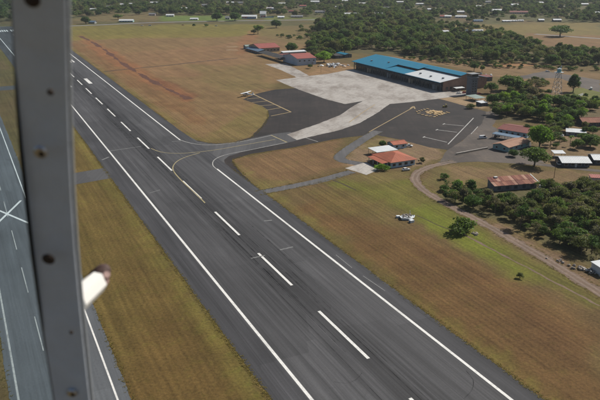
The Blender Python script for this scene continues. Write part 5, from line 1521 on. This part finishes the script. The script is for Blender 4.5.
for zi, (zone, P, sp, shp, (s0, s1), cols) in enumerate(ZONES):
    W2 = px(*P)
    xs, ys = [p[0] for p in W2], [p[1] for p in W2]
    pool = [s_ for s_, n in shp for _ in range(n)]
    y = min(ys)
    while y < max(ys):
        x = min(xs)
        while x < max(xs):
            wx, wy = x + qr.uniform(-.48, .48) * sp, y + qr.uniform(-.48, .48) * sp
            x += sp
            if not inside(W2, wx, wy): continue
            pxx, pyy = topx(wx, wy)
            if pxx > 625: continue
            if any(a < pxx < b and c_ < pyy < d for a, b, c_, d in BLOCK): continue
            if any(abs(pxx - hx) < hw and -1 < pyy - hy < 4.5 for hx, hy, hw, hh in HOUSE_PX): continue
            gap = float(fbm(wx, wy, 1 / 26.0, 33, 2))
            if gap < {'belt': .31, 'wood': .39}.get(zone, 0): continue
            if zone == 'mid' and gap < .36: continue
            if any(abs(pxx - nx_) < 2.5 and abs(pyy - ny_) < 1.2 for nx_, ny_, _ in NAMED_PX): continue
            shape = qr.choice(pool); s_ = qr.uniform(s0, s1)
            if shape == 'shrub' : s_ *= 1.3
            Rr, H = SHAPES[shape][0][2:4]
            zc = CT * wy + ST * CAM_H
            edge = 0 if pxx < 600 else -.5
            cand.append((s_ * H / zc + edge * .01, zone, wx, wy, shape, s_, qr.choice(cols), pxx, pyy))
        y += sp
cand.sort(key=lambda t: -t[0])
N_ONE = 285
SHP_WORD = {'broad': 'bushy', 'open': 'loose', 'round': 'full', 'wisp': 'thin', 'shrub': 'low', 'palm': 'feathery', 'oval': 'tall'}
GRP = {'near': 'trees of the near wood', 'mid': 'trees of the grove by the yard', 'belt': 'trees of the far belt', 'wood': 'trees of the wood behind the terminal'}
todo, same = [], {}
for i, (sz_, zone, wx, wy, shape, s_, colr, pxx, pyy) in enumerate(cand[:N_ONE]):
    if pxx > 604: continue
    lm = min(LANDMARK[zone], key=lambda t: (t[1] - pxx) ** 2 + ((t[2] - pyy) * 2.5) ** 2)
    nm = {'palm': 'palm_tree', 'shrub': 'shrub'}.get(shape, 'tree')
    word = {'palm': 'palm', 'shrub': 'shrub'}.get(shape, 'tree')
    dx = pxx - lm[1]; dy = (pyy - lm[2]) * 2.5
    side = 'by' if 'edge' in lm[0] else ('right of' if dx > 0 else 'left of') if abs(dx) > abs(dy) else ('below' if dy > 0 else 'above')
    key = (SHP_WORD[shape], colr, word, PHRASE[zone], side, lm[0])
    same.setdefault(key, []).append(len(todo))
    todo.append((key, word, nm, (wx, wy, 0), shape, i, s_, colr, GRP[zone], pxx))
ORD = ['leftmost', 'second-from-left', 'third-from-left', 'fourth-from-left', 'fifth-from-left', 'sixth-from-left', 'seventh-from-left', 'eighth-from-left', 'ninth-from-left']
for key, ids in same.items():
    ids.sort(key=lambda j: todo[j][9])
    for n_, j in enumerate(ids):
        _, word, nm, loc, shape, i, s_, colr, grp, pxx = todo[j]
        pre = '' if len(ids) == 1 else ('rightmost ' if n_ == len(ids) - 1 else ORD[min(n_, 8)] + ' ')
        lb = f'{pre}{key[0]} {key[1]} {key[2]} {key[3]}, {key[4]} {key[5]}'
        make_tree(lb, word, nm, loc, shape, i, s_, qr.uniform(.85, 1.15), qr.uniform(0, 6.28), colr, grp)

# the rest: far woods and the wooded town, one mass
src = bpy.data.collections.new('far_tree_shapes')
k_src = []
for ky in ('broad', 'round', 'open', 'shrub'):
    for (cm, tm, Rr, H) in SHAPES[ky]:
        o = bpy.data.objects.new(f'{len(k_src):02d}_far_tree', cm); src.objects.link(o); k_src.append(ky)
pts = []
for (sz_, zone, wx, wy, shape, s_, colr, pxx, pyy) in cand[N_ONE:]:
    ids = [i for i, ky in enumerate(k_src) if ky == shape] or [i for i, ky in enumerate(k_src) if ky == ('shrub' if shape == 'wisp' else 'broad')]
    pts.append((wx, wy, s_, qr.choice(ids)))
TOWN = [([(-80, -14), (640, -14), (640, 21.5), (580, 22.5), (500, 22), (465, 22.5), (440, 19), (425, 19.5), (330, 18.5), (318, 17), (245, 15.5), (200, 15.2), (160, 15.6), (110, 15), (66, 20), (20, 22), (-80, 24)], 13.5, (.9, 1.8))]
for P, sp, (s0, s1) in TOWN:
    W2 = px(*P); xs, ys = [p[0] for p in W2], [p[1] for p in W2]
    y = min(ys)
    while y < max(ys):
        x = min(xs)
        while x < max(xs):
            wx, wy = x + qr.uniform(-.5, .5) * sp, y + qr.uniform(-.5, .5) * sp
            x += sp
            if not inside(W2, wx, wy): continue
            pxx, pyy = topx(wx, wy)
            if not -60 < pxx < 640: continue
            if any(abs(pxx - hx) < hw and -1.0 < pyy - hy < 3.8 for hx, hy, hw, hh in HOUSE_PX): continue
            dens = float(fbm(wx, wy, 1 / 160.0, 91))
            if dens < .36 and qr.random() < .75: continue
            if pxx < 160 and pyy > 11 and qr.random() < .6: continue
            if 575 < pxx + (pyy - 12) * 2.2 < 583 and pyy > 4: continue
            pts.append((wx, wy, qr.uniform(s0, s1) * (.75 + .5 * dens), qr.choice([i for i, ky in enumerate(k_src) if ky in ('broad', 'round', 'open')])))
        y += sp
pm = bpy.data.meshes.new('far_woods')
pm.from_pydata([(p[0], p[1], 0) for p in pts], [], [])
for nm, ty, vals in (('sc', 'FLOAT', [p[2] for p in pts]), ('rz', 'FLOAT', [qr.uniform(0, 6.28) for _ in pts]), ('sz', 'FLOAT', [p[2] * qr.uniform(.75, 1.35) for p in pts]), ('which', 'INT', [p[3] for p in pts])):
    a_ = pm.attributes.new(nm, ty, 'POINT'); a_.data.foreach_set('value', vals)
woods = link_mesh('far_woods', pm)
tag(woods, 'mass of dark trees filling the town beyond the field', 'woods', None, 'stuff')
ng = bpy.data.node_groups.new('scatter_trees', 'GeometryNodeTree')
ng.interface.new_socket('Geometry', in_out='INPUT', socket_type='NodeSocketGeometry')
ng.interface.new_socket('Geometry', in_out='OUTPUT', socket_type='NodeSocketGeometry')
N = ng.nodes
gi, go = N.new('NodeGroupInput'), N.new('NodeGroupOutput')
iop = N.new('GeometryNodeInstanceOnPoints'); ci = N.new('GeometryNodeCollectionInfo')
ci.inputs['Collection'].default_value = src
ci.inputs['Separate Children'].default_value = True
ci.inputs['Reset Children'].default_value = True
def nattr(nm, ty):
    n_ = N.new('GeometryNodeInputNamedAttribute'); n_.data_type = ty; n_.inputs['Name'].default_value = nm; return n_.outputs['Attribute']
cx = N.new('ShaderNodeCombineXYZ'); L = ng.links.new
L(nattr('rz', 'FLOAT'), cx.inputs['Z'])
L(gi.outputs[0], iop.inputs['Points']); L(ci.outputs[0], iop.inputs['Instance'])
iop.inputs['Pick Instance'].default_value = True
L(nattr('which', 'INT'), iop.inputs['Instance Index'])
L(cx.outputs[0], iop.inputs['Rotation'])
sv = N.new('ShaderNodeCombineXYZ'); sc_ = nattr('sc', 'FLOAT'); L(sc_, sv.inputs['X']); L(sc_, sv.inputs['Y']); L(nattr('sz', 'FLOAT'), sv.inputs['Z'])
L(sv.outputs[0], iop.inputs['Scale'])
L(iop.outputs[0], go.inputs[0])
md = woods.modifiers.new('scatter', 'NODES'); md.node_group = ng

# ---------------- weeds and tufts breaking up the pavement edges
qg = np.random.default_rng(4)
edge = []
for v0, a0, a1, n_ in ((-31.8, 95, 700, 2600), (30.0, 95, 330, 1300), (30.0, 460, 800, 800), (VR + 3.4, 60, 420, 1000), (VL - 2.2, 60, 420, 500)):
    u_ = a0 + (a1 - a0) * qg.random(n_) ** 1.5
    v_ = v0 + qg.normal(0, .5, n_)
    edge += [(RW0.x + EV.x * b_ + EU.x * a_, RW0.y + EV.y * b_ + EU.y * a_) for a_, b_ in zip(u_, v_)]
for line_, wd_, n_ in ((tl, 2.9, 700), (catmull(px((253, 194), (290, 186.8), (352, 171.5)), 2), 3.2, 350), (catmull(px((378, 131), (356, 144), (339.5, 157), (352, 162.5)), 2), 3.6, 250),
                       (catmull(px((246, 176), (233, 161), (250, 155), (296, 147.5), (345, 138)), 2), 0, 500), (catmull(px((200, 142.5), (225, 143.5), (250, 138), (266, 122), (268, 111)), 2), 0, 500)):
    for j in range(n_):
        i_ = int(qg.integers(1, len(line_) - 1)); t_ = (line_[i_ + 1] - line_[i_ - 1]).normalized()
        q_ = line_[i_].lerp(line_[i_ + 1], float(qg.random())) + Vector((-t_.y, t_.x)) * ((1 if qg.random() < .5 else -1) * wd_ + float(qg.normal(0, .45)))
        edge.append((q_.x, q_.y))
V_, F_ = [], []
for (x, y) in edge:                                # blades splayed outwards and nearly lying, as mown grass does
    s_ = qg.uniform(.12, .40); a_ = qg.uniform(0, 6.28)
    for da in (0, 2.1, 4.2):
        dx, dy = math.cos(a_ + da), math.sin(a_ + da); k0 = len(V_); w_ = s_ * .45
        V_ += [(x - dy * w_ * .5, y + dx * w_ * .5, .05), (x + dx * s_ - dy * w_, y + dy * s_ + dx * w_, .05 + s_ * .34), (x + dx * s_ * 1.2, y + dy * s_ * 1.2, .05 + s_ * .3), (x + dx * s_ + dy * w_, y + dy * s_ - dx * w_, .05 + s_ * .34)]
        F_.append((k0, k0 + 3, k0 + 2, k0 + 1))
tm = bpy.data.meshes.new('grass_tufts'); tm.from_pydata(V_, [], F_)
tm.materials.append(leaf_mat('dry_grass_blades', [(0.17, 0.135, 0.036), (0.17, 0.135, 0.036)]))
tag(link_mesh('grass_tufts', tm), 'ragged grass tufts along the pavement edges', 'grass', None, 'stuff')

# ================================================================== WINDOW POST OF THE AIRCRAFT WE FLY IN
M['post_paint'] = plain('grey_frame_paint', (0.47, 0.505, 0.555), 0.5, 0.06, 30.0, dirt=(0.40, 0.42, 0.44), dirt_amt=.4)
M['trim_paint'] = plain('trim_edge', (0.17, 0.185, 0.20), 0.4, 0.08, 40.0)
M['edge_shade'] = plain('edge_shade_strip', (0.16, 0.165, 0.17), 0.7, 0.1, 40.0)  # dark colour standing in for the soft shading along the post's left edge
M['screw'] = plain('screw_steel', (0.45, 0.45, 0.46), 0.3, 0.2, 300.0, 0.9)
M['screw_hole'] = plain('screw_rust', (0.035, 0.022, 0.014), 0.8, 0.3, 300.0)
k = NT('vent_white')
d1, d2, d3 = k.n('ShaderNodeBsdfDiffuse'), k.n('ShaderNodeBsdfTranslucent'), k.n('ShaderNodeMixShader')
d1.inputs[0].default_value = (0.80, 0.79, 0.76, 1); d2.inputs[0].default_value = (0.85, 0.83, 0.78, 1); d3.inputs[0].default_value = .35
k.l(d1.outputs[0], d3.inputs[1]); k.l(d2.outputs[0], d3.inputs[2]); k.l(d3.outputs[0], k.out.inputs[0])
M['vent_white'] = k.m
M['vent_brown'] = plain('vent_inside', (0.06, 0.033, 0.028), 0.7, 0.3, 60.0)
M['vent_chip'] = plain('vent_chipped_rim', (0.45, 0.30, 0.26), 0.6, 0.5, 90.0, dirt=(0.12, .05, .04))
A, B = cam_pt(38.5, 0, .50), cam_pt(73.5, 400, .72)
ax = (B - A).normalized()
right = Vector((1, 0, 0)); right = (right - ax * right.dot(ax)).normalized()
nrm = ax.cross(right).normalized()                     # decide which way faces us
if nrm.dot(Vector((0, 0, CAM_H)) - A) < 0: nrm = -nrm
FR = Matrix(((right.x, nrm.x, ax.x, A.x), (right.y, nrm.y, ax.y, A.y), (right.z, nrm.z, ax.z, A.z), (0, 0, 0, 1)))
AW = empty('aircraft_window', A)
tag(AW, 'grey riveted window post of the aircraft, blurred at the left', 'window post')
AW.matrix_world = FR
AWi = FR.inverted()
STN = [(-70, 7.5, 65.2), (0, 11, 67), (50, 13.6, 68), (100, 17, 69), (150, 21.6, 70.5), (200, 27, 72.8), (250, 32.6, 76), (300, 39, 80.5), (350, 46, 85.5), (400, 54, 91), (480, 67, 101)]
def post_strip(name, mat, fa, fb, y0, y1, bevel):
    """a bent bar along the post: fa, fb place its edges in pixels, y0, y1 its depth below the face in metres"""
    rings = []
    for (py, lx, rx) in STN:
        dp = .50 + .22 * py / 400
        p, q = cam_pt(fa(lx, rx), py, dp), cam_pt(fb(lx, rx), py, dp)
        rings.append([AWi @ (p + nrm * y0), AWi @ (q + nrm * y0), AWi @ (q + nrm * y1), AWi @ (p + nrm * y1)])
    return MB().loft(rings).build(name, mat, AW, bevel=bevel)
post_strip('post', M['post_paint'], lambda l, r: l, lambda l, r: r - 1.5, 0, -.009, .0016)
post_strip('edge_trim', M['trim_paint'], lambda l, r: r - 3.5, lambda l, r: r + .6, -.003, -.0085, .0006)
post_strip('edge_shade_strip', M['edge_shade'], lambda l, r: l - 2.5, lambda l, r: l + 2.5, -.003, -.016, .0008)  # added strip that paints the shade on the left edge of the post
z0, z1 = -.12, (B - A).length + .12
def on_post(pxx, pyy):
    r_ = ray(pxx, pyy); t = (A - Vector((0, 0, CAM_H))).dot(nrm) / r_.dot(nrm)
    return FR.inverted() @ (Vector((0, 0, CAM_H)) + r_ * t)
for (x, y, r_, silver) in ((32, -1, .0062, 0), (50.5, 92, .0028, 0), (40.5, 152, .0062, 1), (48.5, 259, .0060, 0), (71.5, 332, .0020, 0), (72, 393, .0058, 1)):
    p = on_post(x, y)
    s_ = MB().bar((p.x, .0002, p.z), (p.x, .0018, p.z), r_, r_ * .72, 20).build('screw', M['screw'] if silver else M['screw_hole'], AW)
    sl = MB(); sl.bar((p.x + (.0012 if silver else 0), .0018, p.z + .001), (p.x + (.0012 if silver else 0), .0022, p.z + .001), r_ * .42, r_ * .3, 12)
    sl.build('screw_recess', M['screw_hole'], s_)
# white air vent tube sticking out behind the post
p0, p1 = cam_pt(73, 304, .715), cam_pt(96.5, 282.5, .82)
d = (p1 - p0).normalized(); a_ = d.orthogonal().normalized(); b_ = d.cross(a_)
def tube(name, q0, q1, ro0, ro1, ri, mat, parent, n=28, tilt=0.0, jag=0.0):
    vs, fs = [], []
    rr = random.Random(3)
    for (q, ro) in ((q0, ro0), (q1, ro1), (q1, ri), (q0, ri)):
        for k_ in range(n):
            t = 2 * math.pi * k_ / n
            off = a_ * (ro * math.cos(t)) + b_ * (ro * math.sin(t))
            if q is q1: off = off + d * (tilt * math.cos(t - 1.2) + jag * rr.uniform(-1, 1))
            vs.append(AWi @ (q + off))
    for i in range(4):
        for k_ in range(n): fs.append((i * n + k_, i * n + (k_ + 1) % n, ((i + 1) % 4) * n + (k_ + 1) % n, ((i + 1) % 4) * n + k_))
    mb = MB(); mb.add(vs, fs)
    return mb.build(name, mat, parent)
vt = tube('air_vent', p0, p1, .0138, .0138, .0105, M['vent_white'], AW, n=7, tilt=.004, jag=.0012)
up_ = (cam_pt(300, 0, 1) - cam_pt(300, 400, 1)).normalized()
pl0, pl1 = cam_pt(97.5, 279, .826), cam_pt(102, 271.5, .85)
MB().loft([[AWi @ (q + a_ * r_ * math.cos(t * .3927) * 1.5 + b_ * r_ * math.sin(t * .3927)) for t in range(16)] for q, r_ in ((pl0, .0125), (pl0.lerp(pl1, .6), .0105), (pl1, .006))]).build('vent_plug', M['vent_brown'], vt, smooth=True)
for i, (x, y, rr_) in enumerate(((107, 274.5, .0042), (105.5, 280.5, .0046), (103.5, 285, .0032), (106.5, 277.5, .003))):
    c0, c1 = cam_pt(x, y, .815), cam_pt(x - 1.5, y + 1.5, .822)
    MB().bar(AWi @ c0, AWi @ c1, rr_, rr_ * 1.2, 9).build('chipped_rim', M['vent_chip'] if i != 2 else M['vent_brown'], vt)
# acrylic pane on the far side of the post, a little thicker towards the post
k = NT('tinted_acrylic')
gl = k.n('ShaderNodeBsdfRefraction'); gl.inputs['IOR'].default_value = 1.49; gl.inputs['Roughness'].default_value = 0.0; gl.inputs['Color'].default_value = (0.86, 0.935, 0.975, 1)
gs = k.n('ShaderNodeBsdfGlossy'); gs.inputs['Roughness'].default_value = .05
mx = k.n('ShaderNodeMixShader'); mx.inputs[0].default_value = .05
k.l(gl.outputs[0], mx.inputs[1]); k.l(gs.outputs[0], mx.inputs[2]); k.l(mx.outputs[0], k.out.inputs[0])
M['acrylic'] = k.m
rings = []
for (py, lx, rx) in STN:                       # its edge follows the bent post, both faces stay plane
    q = AWi @ (cam_pt(lx + 1.5, py, .50 + .22 * py / 400))
    xl = -.30
    tk = lambda x: .003 + (x - xl) * math.tan(R(2.05))
    rings.append([(xl, -.010, q.z), (q.x, -.010, q.z), (q.x, -.010 - tk(q.x), q.z), (xl, -.010 - tk(xl), q.z)])
MB().loft(rings).build('window_pane', M['acrylic'], AW)

# ================================================================== HAZE
hz = MB().box(-7200, 7200, -2700, 9200, -1.2, 112).build('haze', None)
k = NT('thin_haze')
pv = k.n('ShaderNodeVolumePrincipled')
pv.inputs['Density'].default_value = 0.00005
pv.inputs['Color'].default_value = (0.80, 0.87, 0.95, 1)
pv.inputs['Anisotropy'].default_value = 0.2
k.l(pv.outputs[0], k.out.inputs['Volume'])
hz.data.materials.append(k.m)
tag(hz, 'thin pale haze over the far town', 'haze', None, 'stuff')
